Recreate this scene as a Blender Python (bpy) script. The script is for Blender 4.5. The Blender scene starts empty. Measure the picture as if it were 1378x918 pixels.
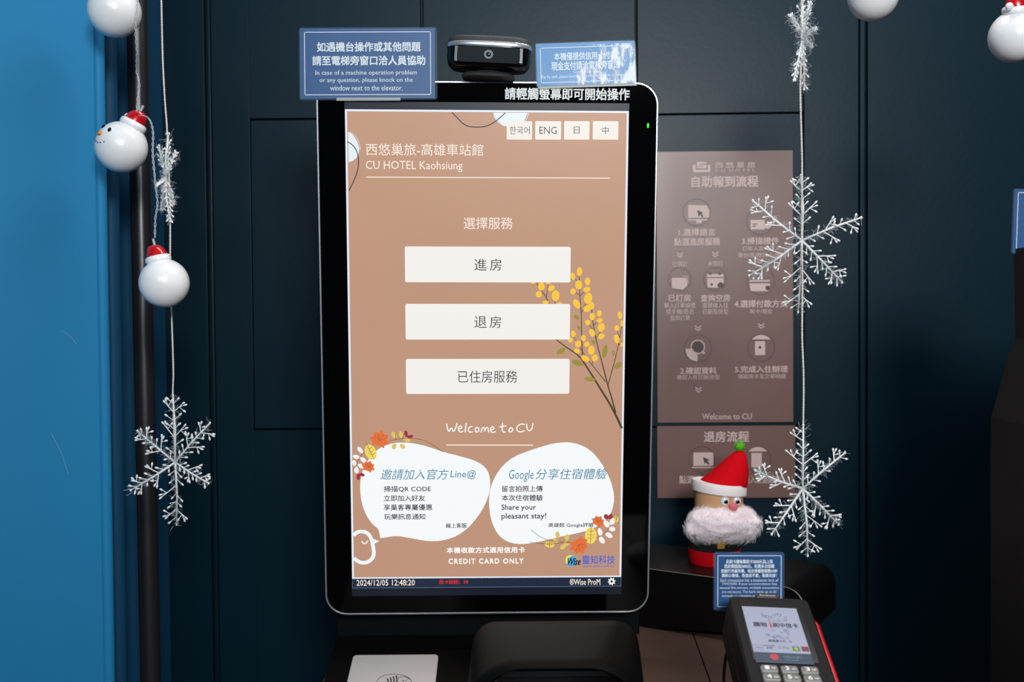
import bpy, bmesh, math, random
from mathutils import Vector, Matrix, noise
random.seed(7)
sc = bpy.context.scene
C = sc.collection
R = math.radians
F = 1378.0                                   # focal length in pixels, 36 mm lens on 36 mm
PITCH, ROLL = R(1.3), R(.46)
fw = Vector((0, math.cos(PITCH), -math.sin(PITCH))); r0 = Vector((1, 0, 0)); u0 = r0.cross(fw)
CR = r0*math.cos(ROLL) - u0*math.sin(ROLL); CU = u0*math.cos(ROLL) + r0*math.sin(ROLL)
CAM = Vector((0, 0, 1.42))
cd = bpy.data.cameras.new('camera'); cd.lens = 36; cd.sensor_width = 36; cd.clip_start = .02
cd.dof.use_dof = True; cd.dof.focus_distance = 1.2; cd.dof.aperture_fstop = 6.3
cam = bpy.data.objects.new('camera', cd); C.objects.link(cam)
cam.matrix_world = Matrix(((CR.x, CU.x, -fw.x, CAM.x), (CR.y, CU.y, -fw.y, CAM.y), (CR.z, CU.z, -fw.z, CAM.z), (0, 0, 0, 1)))
sc.camera = cam
w = bpy.data.worlds.new('world'); sc.world = w; w.use_nodes = True
w.node_tree.nodes['Background'].inputs[0].default_value = (.62, .74, .9, 1)
w.node_tree.nodes['Background'].inputs[1].default_value = .035
sc.view_settings.view_transform = 'Standard'; sc.view_settings.look = 'None'
sc.view_settings.exposure = 0; sc.view_settings.gamma = 1
def area(name, loc, target, sx, sy, power, col):
    l = bpy.data.lights.new(name, 'AREA'); l.shape = 'RECTANGLE'; l.size = sx; l.size_y = sy; l.energy = power; l.color = col
    o = bpy.data.objects.new(name, l); C.objects.link(o); o.location = loc
    o.rotation_euler = (Vector(target)-Vector(loc)).to_track_quat('-Z', 'Y').to_euler(); return o
area('key_light', (.36, -.95, 2.06), (0, 1.4, 1.4), .4, .4, 31, (1, .98, .96))  # unseen key light, its side taken from the bulb shadows
area('rear_fill_light', (.25, -2.6, 2.75), (.2, 1.6, 1.6), 2.6, 1.1, 42, (.68, .88, 1))  # unseen light added behind the camera for the wall's upper sheen and fill
area('top_fill_light', (.5, 1.15, 2.72), (.5, 1.35, 0), 1.4, .2, 14, (1, .97, .94))  # unseen light added overhead so the back wall fades downwards

# ------------------------------------------------------------ pixel <-> plane
def ray(px, py): return (fw*F + CR*(px-689) - CU*(py-459)).normalized()
def P(px, py, Y):
    d = ray(px, py); return CAM + d*(Y/d.y)
class Plane:
    def __init__(s, org, rot): s.o = Vector(org); s.R = rot; s.n = rot.col[1]
    def w(s, px, py, off=0):
        d = ray(px, py); o = s.o + s.n*off
        return CAM + d*((o-CAM).dot(s.n)/d.dot(s.n))
    def uv(s, px, py, off=0):
        q = s.R.transposed() @ (s.w(px, py, off)-s.o); return (q.x, q.z)
    def mat(s): m = s.R.to_4x4(); m.translation = s.o; return m
def rv(v): v = Vector(v); return Matrix.Rotation(v.length, 3, v.normalized())
def plane_from_px(pts, Y):                        # a flat card standing at depth Y facing the room, tilted in its own plane
    a = P(*pts[0], Y); b = P(*pts[1], Y); ux = (b-a).normalized(); n = Vector((0, 1, 0)); n = (n-ux*n.dot(ux)).normalized()
    uz = ux.cross(n); M = Matrix((ux, n, uz)).transposed()
    return Plane(sum((P(*q, Y) for q in pts), Vector())/len(pts), M)

# ------------------------------------------------------------ materials
def lin(c):
    return tuple(((v/255)/12.92 if v/255 <= .04045 else ((v/255+.055)/1.055)**2.4) for v in c)
MATS = {}
def mat(name, rgb, rough=.5, metal=0, bump=0, bscale=200, emis=None, es=1, vary=0, vscale=6, coat=0, trans=0, sss=0, sheen=0, spec=.5, alpha=1):
    if name in MATS: return MATS[name]
    m = bpy.data.materials.new(name); m.use_nodes = True; nt = m.node_tree; b = nt.nodes['Principled BSDF']
    c = lin(rgb)+(1,)
    b.inputs['Base Color'].default_value = c; b.inputs['Roughness'].default_value = rough; b.inputs['Metallic'].default_value = metal
    b.inputs['Coat Weight'].default_value = coat; b.inputs['Coat Roughness'].default_value = .1
    b.inputs['Transmission Weight'].default_value = trans; b.inputs['Specular IOR Level'].default_value = spec
    b.inputs['Subsurface Weight'].default_value = sss; b.inputs['Subsurface Radius'].default_value = (.01, .01, .01)
    b.inputs['Sheen Weight'].default_value = sheen; b.inputs['Alpha'].default_value = alpha
    tc = nt.nodes.new('ShaderNodeTexCoord')
    if vary:
        n = nt.nodes.new('ShaderNodeTexNoise'); n.inputs['Scale'].default_value = vscale; n.inputs['Detail'].default_value = 3
        nt.links.new(tc.outputs['Object'], n.inputs['Vector'])
        mx = nt.nodes.new('ShaderNodeMix'); mx.data_type = 'RGBA'; nt.links.new(n.outputs['Fac'], mx.inputs[0])
        mx.inputs[6].default_value = tuple(v*(1-vary) for v in c[:3])+(1,); mx.inputs[7].default_value = tuple(min(1, v*(1+vary)) for v in c[:3])+(1,)
        nt.links.new(mx.outputs[2], b.inputs['Base Color' if emis is None else 'Emission Color'])
    if bump:
        n2 = nt.nodes.new('ShaderNodeTexNoise'); n2.inputs['Scale'].default_value = bscale; n2.inputs['Detail'].default_value = 3
        nt.links.new(tc.outputs['Object'], n2.inputs['Vector'])
        bp = nt.nodes.new('ShaderNodeBump'); bp.inputs['Strength'].default_value = bump; bp.inputs['Distance'].default_value = .001
        nt.links.new(n2.outputs['Fac'], bp.inputs['Height']); nt.links.new(bp.outputs['Normal'], b.inputs['Normal'])
    if emis is not None:
        b.inputs['Base Color'].default_value = (.01, .01, .01, 1); b.inputs['Emission Strength'].default_value = es
        if not vary: b.inputs['Emission Color'].default_value = lin(emis)+(1,)
        b.inputs['Roughness'].default_value = rough
    MATS[name] = m; return m
def lcd(rgb, k='lcd', es=1.0, vary=0, vscale=3):                   # a lit display pixel colour
    return mat('%s_%d_%d_%d' % ((k,)+tuple(rgb)), rgb, rough=.35, emis=rgb, es=es, vary=vary, vscale=vscale, spec=.25)

# ------------------------------------------------------------ mesh builder
class MB:
    def __init__(s): s.v = []; s.f = []; s.marks = []
    def mark(s): s.marks.append((len(s.v), len(s.f)))
    def split(s, name, m, parent=None, **k):
        ms = s.marks+[(len(s.v), len(s.f))]; out = []
        for (a, fa), (b, fb) in zip(ms[:-1], ms[1:]):
            if b == a: continue
            q = MB(); q.v = s.v[a:b]; q.f = [tuple(i-a for i in f) for f in s.f[fa:fb]]; out.append(q.build(name, m, parent, **k))
        return out
    def add(s, vs, fs):
        k = len(s.v); s.v += [tuple(q) for q in vs]; s.f += [tuple(i+k for i in f) for f in fs]; return s
    def poly(s, pts, y=0):
        n = len(pts); k = len(s.v); s.v += [(a, y, b) for a, b in pts]
        area_ = sum(pts[i][0]*pts[(i+1) % n][1]-pts[(i+1) % n][0]*pts[i][1] for i in range(n))
        idx = list(range(k, k+n)); s.f.append(tuple(idx if area_ > 0 else idx[::-1])); return s
    def box(s, x0, x1, y0, y1, z0, z1):
        v = [(x, y, z) for x in (x0, x1) for y in (y0, y1) for z in (z0, z1)]
        return s.add(v, [(0, 1, 3, 2), (4, 6, 7, 5), (0, 4, 5, 1), (2, 3, 7, 6), (0, 2, 6, 4), (1, 5, 7, 3)])
    def prism(s, pts, y0, y1, bev=0):               # outline in x,z extruded along y, optional front bevel
        n = len(pts)
        loops = [(pts, y0)] if not bev else [(inset(pts, bev), y0), (pts, y0+bev)]
        loops += [(pts, y1)]
        k = len(s.v)
        for pp, y in loops: s.v += [(a, y, b) for a, b in pp]
        A = sum(pts[i][0]*pts[(i+1) % n][1]-pts[(i+1) % n][0]*pts[i][1] for i in range(n)); fl = A < 0
        def ad(f): s.f.append(tuple(f[::-1]) if fl else tuple(f))
        ad(list(range(k, k+n)))
        for L in range(len(loops)-1):
            for i in range(n):
                j = (i+1) % n; ad([k+L*n+j, k+L*n+i, k+(L+1)*n+i, k+(L+1)*n+j])
        e = k+(len(loops)-1)*n; ad(list(range(e, e+n))[::-1]); return s
    def tube(s, path, rad, seg=6, cap=True):
        path = [Vector(p) for p in path]; n = len(path)
        if not hasattr(rad, '__len__'): rad = [rad]*n
        k = len(s.v); pu = None
        for i, p in enumerate(path):
            t = (path[min(i+1, n-1)]-path[max(i-1, 0)])
            t = t.normalized() if t.length > 1e-9 else Vector((0, 0, 1))
            if pu is None: pu = t.orthogonal().normalized()
            pu = (pu-t*pu.dot(t)); pu = pu.normalized() if pu.length > 1e-6 else t.orthogonal().normalized(); pv = t.cross(pu)
            for j in range(seg):
                a = 2*math.pi*j/seg; s.v.append(tuple(p+pu*math.cos(a)*rad[i]+pv*math.sin(a)*rad[i]))
        for i in range(n-1):
            for j in range(seg):
                a = k+i*seg+j; b = k+i*seg+(j+1) % seg; s.f.append((a, b, b+seg, a+seg))
        if cap: s.f.append(tuple(range(k, k+seg))[::-1]); s.f.append(tuple(range(k+(n-1)*seg, k+n*seg)))
        return s
    def ball(s, c, rx, ry=None, rz=None, seg=16, rings=10, rot=None):
        ry = rx if ry is None else ry; rz = rx if rz is None else rz; c = Vector(c); k = len(s.v)
        for i in range(rings+1):
            th = math.pi*i/rings
            for j in range(seg):
                ph = 2*math.pi*j/seg; q = Vector((rx*math.sin(th)*math.cos(ph), ry*math.sin(th)*math.sin(ph), rz*math.cos(th)))
                if rot is not None: q = rot @ q
                s.v.append(tuple(c+q))
        for i in range(rings):
            for j in range(seg):
                a = k+i*seg+j; b = k+i*seg+(j+1) % seg; s.f.append((a, a+seg, b+seg, b))
        return s
    def lathe(s, prof, seg=24, c=(0, 0, 0), shift=None):
        k = len(s.v); n = len(prof); c = Vector(c)
        for i, (r, z) in enumerate(prof):
            dx, dy = shift(i) if shift else (0, 0)
            for j in range(seg):
                a = 2*math.pi*j/seg; s.v.append(tuple(c+Vector((r*math.cos(a)+dx, r*math.sin(a)+dy, z))))
        for i in range(n-1):
            for j in range(seg):
                a = k+i*seg+j; b = k+i*seg+(j+1) % seg; s.f.append((a, b, b+seg, a+seg))
        s.f.append(tuple(range(k, k+seg))[::-1]); s.f.append(tuple(range(k+(n-1)*seg, k+n*seg))); return s
    def strip(s, pts, wd, y=0):                     # flat painted line in x,z
        n = len(pts)
        if not hasattr(wd, '__len__'): wd = [wd]*n
        L = []; Rr = []
        for i in range(n):
            a = pts[max(i-1, 0)]; b = pts[min(i+1, n-1)]; dx, dz = b[0]-a[0], b[1]-a[1]; q = math.hypot(dx, dz) or 1
            nx, nz = -dz/q*wd[i]/2, dx/q*wd[i]/2
            L.append((pts[i][0]+nx, pts[i][1]+nz)); Rr.append((pts[i][0]-nx, pts[i][1]-nz))
        for i in range(n-1): s.poly([L[i], L[i+1], Rr[i+1], Rr[i]], y)
        return s
    def build(s, name, m, parent=None, smooth=False, mw=None, tri=True, bevel=0, recalc=False):
        me = bpy.data.meshes.new(name); me.from_pydata(s.v, [], s.f)
        bm = bmesh.new(); bm.from_mesh(me)
        if recalc: bmesh.ops.remove_doubles(bm, verts=bm.verts, dist=1e-6); bmesh.ops.recalc_face_normals(bm, faces=bm.faces)
        big = [f for f in bm.faces if len(f.verts) > 4]
        if big and tri: bmesh.ops.triangulate(bm, faces=big)
        bm.to_mesh(me); bm.free(); me.materials.append(m)
        if smooth:
            for p in me.polygons: p.use_smooth = True
            if smooth is not True: me.set_sharp_from_angle(angle=smooth)
        o = bpy.data.objects.new(name, me); C.objects.link(o)
        if parent is not None: o.parent = parent
        if mw is not None: o.matrix_world = mw
        if bevel:
            b = o.modifiers.new('bevel', 'BEVEL'); b.width = bevel; b.segments = 3; b.limit_method = 'ANGLE'
            for p in me.polygons: p.use_smooth = True
            me.set_sharp_from_angle(angle=R(50))
        return o
def inset(pts, d):
    n = len(pts); out = []
    A = sum(pts[i][0]*pts[(i+1) % n][1]-pts[(i+1) % n][0]*pts[i][1] for i in range(n)); sg = 1 if A > 0 else -1
    for i in range(n):
        p, q, r = Vector(pts[i-1]), Vector(pts[i]), Vector(pts[(i+1) % n])
        a = (q-p).normalized(); b = (r-q).normalized(); n1 = Vector((-a.y, a.x)); n2 = Vector((-b.y, b.x)); m_ = n1+n2
        m_ = m_/max(.3, m_.length_squared/2) if m_.length > 1e-6 else n1
        out.append(tuple(q+m_*d*sg))
    return out
def rrect(x0, x1, z0, z1, r, seg=6):
    out = []
    for cx, cz, a0 in ((x1-r, z1-r, 0), (x0+r, z1-r, 90), (x0+r, z0+r, 180), (x1-r, z0+r, 270)):
        for i in range(seg+1):
            a = R(a0+90*i/seg); out.append((cx+r*math.cos(a), cz+r*math.sin(a)))
    return out
def thing(name, label, cat, M=None, group=None):
    o = bpy.data.objects.new(name, None); o.empty_display_size = .05; C.objects.link(o)
    if M is not None: o.matrix_world = M if isinstance(M, Matrix) else Matrix.Translation(M)
    return tag(o, label, cat, group)
def tag(o, label, cat, group=None):
    o['label'] = label; o['category'] = cat
    if group: o['group'] = group
    return o
def stuff_(o): o['kind'] = 'stuff'; return o
def struct(o): o['kind'] = 'structure'; return o

# ------------------------------------------------------------ lettering
_fc = bpy.data.curves.new('letter_source', 'FONT'); _fc.resolution_u = 2; _fc.fill_mode = 'FRONT'
_fo = bpy.data.objects.new('letter_source', _fc); C.objects.link(_fo)
_cache = {}
def glyphs(s, off=0.0, space=1.0, shear=0.0, res=2):
    if off > 0:                                  # heavier weight: the same outline laid down a few times, slightly shifted
        vs, fs, a0, a1, b0, b1 = glyphs(s, 0, space, shear); V, Fs = [], []
        for dx, dy in ((-1, -1), (1, -1), (-1, 1), (1, 1), (0, 0)):
            k = len(V); V += [(x+dx*off*.8, y+dy*off*.8, len(V)//len(vs)) for x, y, _ in vs]; Fs += [tuple(i+k for i in f) for f in fs]
        return V, Fs, a0-off*.8, a1+off*.8, b0-off*.8, b1+off*.8
    off = 0
    key = (s, off, space, shear)
    if key in _cache: return _cache[key]
    _fc.body = s; _fc.offset = off; _fc.space_character = space; _fc.shear = shear; _fc.resolution_u = res
    bpy.context.view_layer.update(); dg = bpy.context.evaluated_depsgraph_get()
    me = bpy.data.meshes.new_from_object(_fo.evaluated_get(dg))
    vs = [(v.co.x, v.co.y, 0) for v in me.vertices]; fs = [tuple(p.vertices) for p in me.polygons]; bpy.data.meshes.remove(me)
    x0 = min(v[0] for v in vs); x1 = max(v[0] for v in vs); y0 = min(v[1] for v in vs); y1 = max(v[1] for v in vs)
    _cache[key] = (vs, fs, x0, x1, y0, y1); return _cache[key]
def text(mb, pl, s, x0, y0, x1, y1, y=-.0006, off=0.0, space=1.0, shear=0.0):
    """set the string so that its ink fills the box (x0,y0)-(x1,y1) of the surface"""
    vs, fs, a0, a1, b0, b1 = glyphs(s, off, space, shear)
    cx, cy = (x0+x1)/2, (y0+y1)/2
    c = pl.uv(cx, cy); l = pl.uv(x0, cy); r = pl.uv(x1, cy); t = pl.uv(cx, y0); b = pl.uv(cx, y1)
    W = r[0]-l[0]; H = t[1]-b[1]
    mb.mark(); k = len(mb.v); mb.v += [(c[0]+((u-a0)/(a1-a0)-.5)*W, y-2e-5*q, c[1]+((v-b0)/(b1-b0)-.5)*H) for u, v, q in vs]
    mb.f += [tuple(i+k for i in f) for f in fs]
def pline(pl, pts): return [pl.uv(*q) for q in pts]
def rectpx(pl, x0, y0, x1, y1, r=0):
    c = pl.uv((x0+x1)/2, (y0+y1)/2); W = pl.uv(x1, (y0+y1)/2)[0]-pl.uv(x0, (y0+y1)/2)[0]; H = pl.uv((x0+x1)/2, y0)[1]-pl.uv((x0+x1)/2, y1)[1]
    x0, x1, z0, z1 = c[0]-W/2, c[0]+W/2, c[1]-H/2, c[1]+H/2
    return rrect(x0, x1, z0, z1, r, 4) if r else [(x1, z1), (x0, z1), (x0, z0), (x1, z0)]
def ell(cx, cy, rx, ry, ang=0, n=18):
    a = R(ang); return [(cx+rx*math.cos(t)*math.cos(a)-ry*math.sin(t)*math.sin(a), cy+rx*math.cos(t)*math.sin(a)+ry*math.sin(t)*math.cos(a)) for t in [2*math.pi*i/n for i in range(n)]]
def smooth2(pts, it=2, closed=True):
    for _ in range(it):
        o = []; n = len(pts)
        for i in range(n if closed else n-1):
            a, b = pts[i], pts[(i+1) % n]
            o += [(a[0]*.75+b[0]*.25, a[1]*.75+b[1]*.25), (a[0]*.25+b[0]*.75, a[1]*.25+b[1]*.75)]
        if not closed: o = [pts[0]]+o+[pts[-1]]
        pts = o
    return pts
def ring(mb, pl, cx, cy, r, wd, y, n=28):
    mb.mark()
    pts = [(cx+r*math.cos(2*math.pi*i/n), cy+r*math.sin(2*math.pi*i/n)) for i in range(n+1)]
    mb.strip(pline(pl, pts), wd, y)

# ============================================================ THE SETTING
paint_back = mat('shaded_panel_paint', (3, 31, 43), rough=.38, bump=.12, bscale=120, vary=.12, vscale=2, spec=.2)  # same blue paint as the left wall, shade of the niche darkened into it
paint_gap = mat('panel_joint_shadow_gap', (7, 12, 16), rough=.7)
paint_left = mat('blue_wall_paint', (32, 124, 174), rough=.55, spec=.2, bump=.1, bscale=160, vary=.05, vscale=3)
paint_trim_shade = mat('blue_trim_shaded', (16, 66, 98), rough=.55, spec=.2, bump=.1, bscale=160)  # left wall blue darkened, shade of the recess put into the trim colour
yaw = R(-1.27)
WALL = Plane((0, 1.65, 1.42), Matrix.Rotation(yaw, 3, 'Z'))
def wx(px, py=300): return WALL.uv(px, py)[0]
def wz(py, px=700): return WALL.uv(px, py)[1]
ztop, zbot = 1.5, -1.42
wall = struct(MB().box(-1.1, 2.0, .012, .08, zbot, ztop).build('wall_back', paint_gap, mw=WALL.mat()))
def panel(x0, x1, z0, z1, y0=0):
    return MB().box(x0, x1, y0, .0125, z0, z1).build('panel', paint_back, parent=wall, bevel=.0008)
g = .0014
zr1, zr0 = WALL.uv(336, 161)[1], WALL.uv(345, 578)[1]
xa, xb = wx(336, 161), WALL.uv(1081, 151)[0]
x275, x283 = wx(275, 0)-.002, wx(283, 0)
panel(-1.1, x275, zbot, ztop); MB().box(x275+.003, x283-.002, .003, .0125, zbot, ztop).build('groove_bead', paint_back, parent=wall, bevel=.002)
panel(x283, xa, zbot, ztop)
xc, xd = wx(568, 20), wx(857, 60)
panel(xa-.0003, xc-.003, zr1+g, ztop); panel(xc+.002, xd-.003, zr1+g, ztop, -.0015); panel(xd+.001, xb, zr1+g, ztop)
panel(xa+g, xb-g, zr0+g, zr1-g)
panel(xa-.0003, xb, zbot, zr0-g)
xe, xf = wx(1157), wx(1168)
panel(xb+g, xe-.002, zbot, ztop); MB().box(xe+.001, xf-.003, .002, .0125, zbot, ztop).build('groove_bead', paint_back, parent=wall, bevel=.002)
panel(xf, 2.0, zbot, ztop)
struct(MB().box(-1.6, 2.2, -1.0, 1.8, -.05, 0).build('floor', mat('dark_stone_floor', (60, 56, 52), rough=.4, vary=.2), None))
# left wall: an oblique painted face ending in a bead moulding
pe = P(131, 300, 1.34); pe.z = 0
d0 = Vector((-math.cos(R(38)), -math.sin(R(38)), 0)); nn = Vector((d0.y, -d0.x, 0))   # nn points away from the room
nn = Vector((math.sin(R(38))*-1, math.cos(R(38)), 0))
M = Matrix(((-d0.x, nn.x, 0, pe.x), (-d0.y, nn.y, 0, pe.y), (0, 0, 1, 0), (0, 0, 0, 1)))
wl = struct(MB().box(-1.2, 0, 0, .10, 0, 2.92).build('wall_left', paint_left, mw=M, bevel=.002))
struct(MB().tube([(.006, .006, 0), (.006, .006, 2.92)], .0085, 14).build('trim_1', paint_left, mw=M, smooth=R(60)))
t2 = P(169, 400, 1.52)
struct(MB().box(P(161, 400, 1.52).x, t2.x+.012, 1.52, 1.66, 0, 2.92).build('trim_2', paint_trim_shade, bevel=.002))
c3 = P(150, 400, 1.415)
struct(MB().tube([(c3.x, c3.y, 0), (c3.x, c3.y, 2.92)], .0125, 20).build('trim_3', paint_trim_shade, smooth=R(60)))
# scuffs on the left wall
sm = MB()
for a, b in (((68, 582), (92, 640)), ((82, 445), (103, 464))):
    pl = Plane(pe, Matrix((-d0, nn, Vector((0, 0, 1)))).transposed())
    q = smooth2([a, (a[0]*.45+b[0]*.55+1.5, (a[1]+b[1])/2-2), b], 2, False); sm.strip(pline(pl, q), [.0002]+[.0007]*(len(q)-2)+[.0002], -.0003)
s_ = sm.build('scuff_mark', mat('pale_scuff', (90, 150, 185), rough=.7), parent=wl)

# black pipe
pp0, pp1 = P(184, 0, 1.46), P(203, 918, 1.46)
dv = (pp1-pp0)/(pp0.z-pp1.z)
pa = pp0 - dv*(2.9-pp0.z); pb = pp0+dv*pp0.z
t = thing('wall_pipe', 'black round pipe running upright beside the blue left wall', 'pipe', Vector((pb.x, pb.y, 0)))
MB().tube([pb-t.location, pa-t.location], .0143, 20).build('pipe', mat('black_pipe_plastic', (30, 29, 33), rough=.33, bump=.08, bscale=80, spec=.7), t, smooth=R(60))
for z in (2.1, .45):
    q = pb+(pa-pb)*(z/pa.z)-t.location
    MB().tube([q-Vector((0, 0, .012)), q+Vector((0, 0, .012))], .0165, 20).box(q.x-.006, q.x+.006, q.y, q.y+.06, q.z-.008, q.z+.008).build('clamp', mat('black_pipe_plastic', ()), t)

# ============================================================ POSTERS on the back wall
paper = mat('brown_satin_poster', (116, 86, 80), rough=.36, spec=.5, bump=.03)
ink = mat('poster_pale_ink', (205, 178, 172), rough=.45, spec=.5)
inkdark = mat('poster_dark_ink', (64, 48, 46), rough=.45)
def poster(name, label, x0, y0, x1, y1):
    pl = Plane(WALL.w((x0+x1)/2, y1, -.0045), WALL.R)
    o = thing(name, label, 'poster', pl.mat())
    r = rectpx(pl, x0, y0, x1, y1); MB().prism(r, 0, .004).build('board', paper, o)
    return o, pl
def chev(mb, pl, cx, cy):
    mb.mark()
    for k in (-1.6, 1.8): mb.strip(pline(pl, [(cx-4, cy+k-2), (cx, cy+k+1.2), (cx+4, cy+k-2)]), .0016, -.0004)
po, pl = poster('check_in_poster', 'tall brown poster with five numbered check-in steps behind the kiosk', 884, 204, 1067, 569)
L = MB(); D = MB(); I = MB()
for s, a, b, c, d, of in (("西 悠 巢 旅", 962.4, 218, 1016.2, 226.2, .012), ("C U  H O T E L", 962.4, 227.6, 1016, 231.2, .01), ("自助報到流程", 930.3, 236.6, 1020.4, 252.1, .03),
    ("1.選擇語言", 913, 307.6, 962.8, 317.5, .02), ("點選進房服務", 907, 320.2, 969, 330.6, .02), ("已預訂", 904.8, 352, 925.1, 358.8, 0), ("未預訂", 952.5, 351.3, 972.8, 358.1, 0),
    ("3.掃描證件", 998, 319.5, 1048.1, 328.9, .02), ("訂房人及同行人", 999, 331.2, 1050, 337.4, 0), ("身份證/健保卡/護照", 992.8, 340, 1058, 346.4, 0),
    ("已訂房", 899.2, 396.2, 929.8, 406, .02), ("輸入訂單編號", 893.9, 407.2, 935.6, 414.6, 0), ("或手機/姓名", 896.3, 415.6, 933.2, 423, 0), ("查詢訂單", 901.6, 424.2, 928.4, 431.4, 0),
    ("查詢空房", 942.8, 396.2, 982.5, 406, .02), ("選擇欲入住", 945.1, 407.2, 980.1, 414.6, 0), ("日期及房型", 945.9, 415.8, 980.1, 423, 0),
    ("4.選擇付款方式", 988.3, 403.6, 1059.6, 414, .02), ("刷卡/現金", 1008.9, 415.8, 1039.3, 422.3, 0), ("2.確認資料", 915.4, 494.2, 964.3, 503.8, .02), ("確認入住日期/房型", 911.1, 504.4, 968.6, 511, 0),
    ("5.完成入住辦理", 989, 492.2, 1060.1, 501.6, .02), ("領取房卡及交易明細", 993, 503.2, 1056.8, 509.8, 0), ("Welcome to CU", 944.7, 556.4, 1011.7, 564.4, .01)):
    text(L, pl, s, a, b, c, d, -.0004, of)
L.split('lettering', ink, po)
for cx, cy in ((914.8, 343.6), (962.4, 342.8), (1022.9, 351.5), (939.2, 442.2), (1024.2, 439), (939.9, 524.8)): chev(I, pl, cx, cy)
for cx, cy, r in ((937.1, 285.9, 18.2), (1022.9, 297.7, 18.2), (914.7, 375.6, 15.3), (962.2, 375.6, 15.3), (1023.7, 378.7, 18.4), (939.2, 469, 18.3), (1024.4, 467.8, 18.3)): ring(D, pl, cx, cy, r, .0008, -.0004)
def ip(pts, dark=False): (D if dark else I).mark(); (D if dark else I).poly(pline(pl, pts), -.0006 if dark else -.0004)
def ir(x0, y0, x1, y1, dark=False, r=0): (D if dark else I).mark(); (D if dark else I).poly(rectpx(pl, x0, y0, x1, y1, r), -.0006 if dark else -.0004)
# hotel mark
for q in ([(932.5, 222), (936, 222), (936, 228.5), (952.5, 228.5), (952.5, 222), (955.6, 222), (955.6, 231.8), (932.5, 231.8)], [(937.5, 218), (950.5, 218), (950.5, 220.2), (941.5, 220.2), (941.5, 221.8), (950.5, 221.8), (950.5, 226.6), (937.5, 226.6), (937.5, 224.4), (946.5, 224.4), (946.5, 223.4), (937.5, 223.4)]): ip(q)
ip([(926, 276), (951, 276.5), (954.5, 282), (954.5, 292), (952, 297), (926, 297)]); ir(926, 293.5, 953, 294.6, True); ir(937, 297, 944, 300.5)    # monitor
ip([(938, 282.5), (946.5, 286.5), (943.2, 287.6), (946.8, 291.2), (945.2, 292.6), (941.8, 289), (940.2, 292)], True)
ir(1010, 296, 1029, 309, r=.001); ip([(1029, 302), (1037, 300), (1039, 304), (1034, 308), (1029, 307)]); ir(1012.5, 301, 1019, 302.2, True); ir(1012.5, 304, 1017, 305, True)
ip([(904, 374), (924, 374), (925, 384), (919, 390), (904, 388)]); ir(918, 371.5, 926, 372.4); ir(925.2, 371.5, 926, 381)                                     # documents
ir(951.5, 369, 973.5, 373); ip([(951.5, 374.5), (973.5, 374.5), (973.5, 384), (969, 387.5), (952, 387)]); ir(954.5, 366.5, 957.5, 370, True); ir(967, 366.5, 970, 370, True)
ip([(965, 383), (969.8, 379), (974.5, 383), (973.5, 387), (966.5, 387)], True); ip(ell(957.5, 382.8, 1.8, 1.8, 0, 10), True)
ir(1008.5, 377, 1036, 379.2); ip([(1008.5, 381.5), (1036, 381.5), (1036, 388), (1033, 392), (1009.5, 392)]); ip(ell(1033, 387.5, 3.2, 3.2), True)           # credit card
ip([(922.2, 469.4), (938.5, 469.4), (938.5, 486.6), (930, 484.5), (924.5, 479)]); ring(I, pl, 939, 467, 9, .0016, -.0008); ip(ell(939, 467, 7.6, 7.6), True)  # magnifier
I.strip(pline(pl, [(945, 473.5), (948, 476)]), .003, -.0008); ir(934.5, 466, 943.5, 469.5)
arc = [(1024.4+16.5*math.cos(R(a)), 467.8-17*math.sin(R(a))) for a in range(40, 141, 10)]
ip(arc); ir(1016, 459, 1029.5, 478); ir(1013.5, 457.3, 1032, 458.8, True); ip(ell(1022.5, 467.5, 2, 2, 0, 10), True)
stuff_(I.build('icon', ink, po)); D.split('icon_outline', inkdark, po)
po, pl = poster('check_out_poster', 'short brown poster with check-out steps right behind the felt santa doll', 884.5, 573.3, 1070, 670)
L = MB(); D = MB(); I = MB()
for s, a, b, c, d, of in (("退房流程", 947.1, 580.3, 1008, 595, .025), ("點選退房服務", 914, 640, 975, 651, .02), ("插入退還房卡", 1001, 640, 1049, 650.5, .01)): text(L, pl, s, a, b, c, d, -.0004, of)
for cx, cy in ((944.4, 618.5), (1019.7, 618.5)): ring(D, pl, cx, cy, 17.5, .0008, -.0004)
ir(933, 609, 960, 627, r=.001); ir(930, 628.5, 960, 630); ip([(946, 615), (955, 619), (951.5, 620.5), (955, 624), (953, 625.5), (949.5, 622), (948, 625)], True)
ip([(a, b+150.7) for a, b in [(q[0]-4.7, q[1]) for q in arc]]); ir(1011, 609.7, 1025, 629)
L.split('lettering', ink, po); stuff_(I.build('icon', ink, po)); D.split('icon_outline', inkdark, po)

# ============================================================ THE KIOSK
KR = rv((.0935, .00989, .02877)); KP = Plane((-.0301, 1.2429, 1.3747), KR)
org = KP.w(656, 826); KP = Plane(org, KR)
black_glass = mat('black_bezel_glass', (4, 4, 5), rough=.06, spec=.16)
black_matte = mat('black_matte_plastic', (9, 9, 10), rough=.55, spec=.3, bump=.15, bscale=900)
black_satin = mat('black_satin_metal', (20, 20, 21), rough=.38, bump=.1, bscale=600)
silver = mat('silver_rim', (196, 197, 203), rough=.38, metal=.85)
kiosk = thing('self_service_kiosk', 'tall black touchscreen check-in kiosk with silver rim and lit brown start screen', 'kiosk', KP.mat())
x0 = KP.uv(426.5, 200)[0]; x1 = KP.uv(884.9, 200)[0]; z0 = KP.uv(650, 826.3)[1]; z1 = KP.uv(650, 109.3)[1]
out = rrect(x0, x1, z0, z1, .0265, 10)
MB().prism(inset(out, .0022), .0004, .004).build('bezel', black_glass, kiosk)
MB().prism(out, .003, .034, .002).build('housing', black_matte, kiosk)
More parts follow.
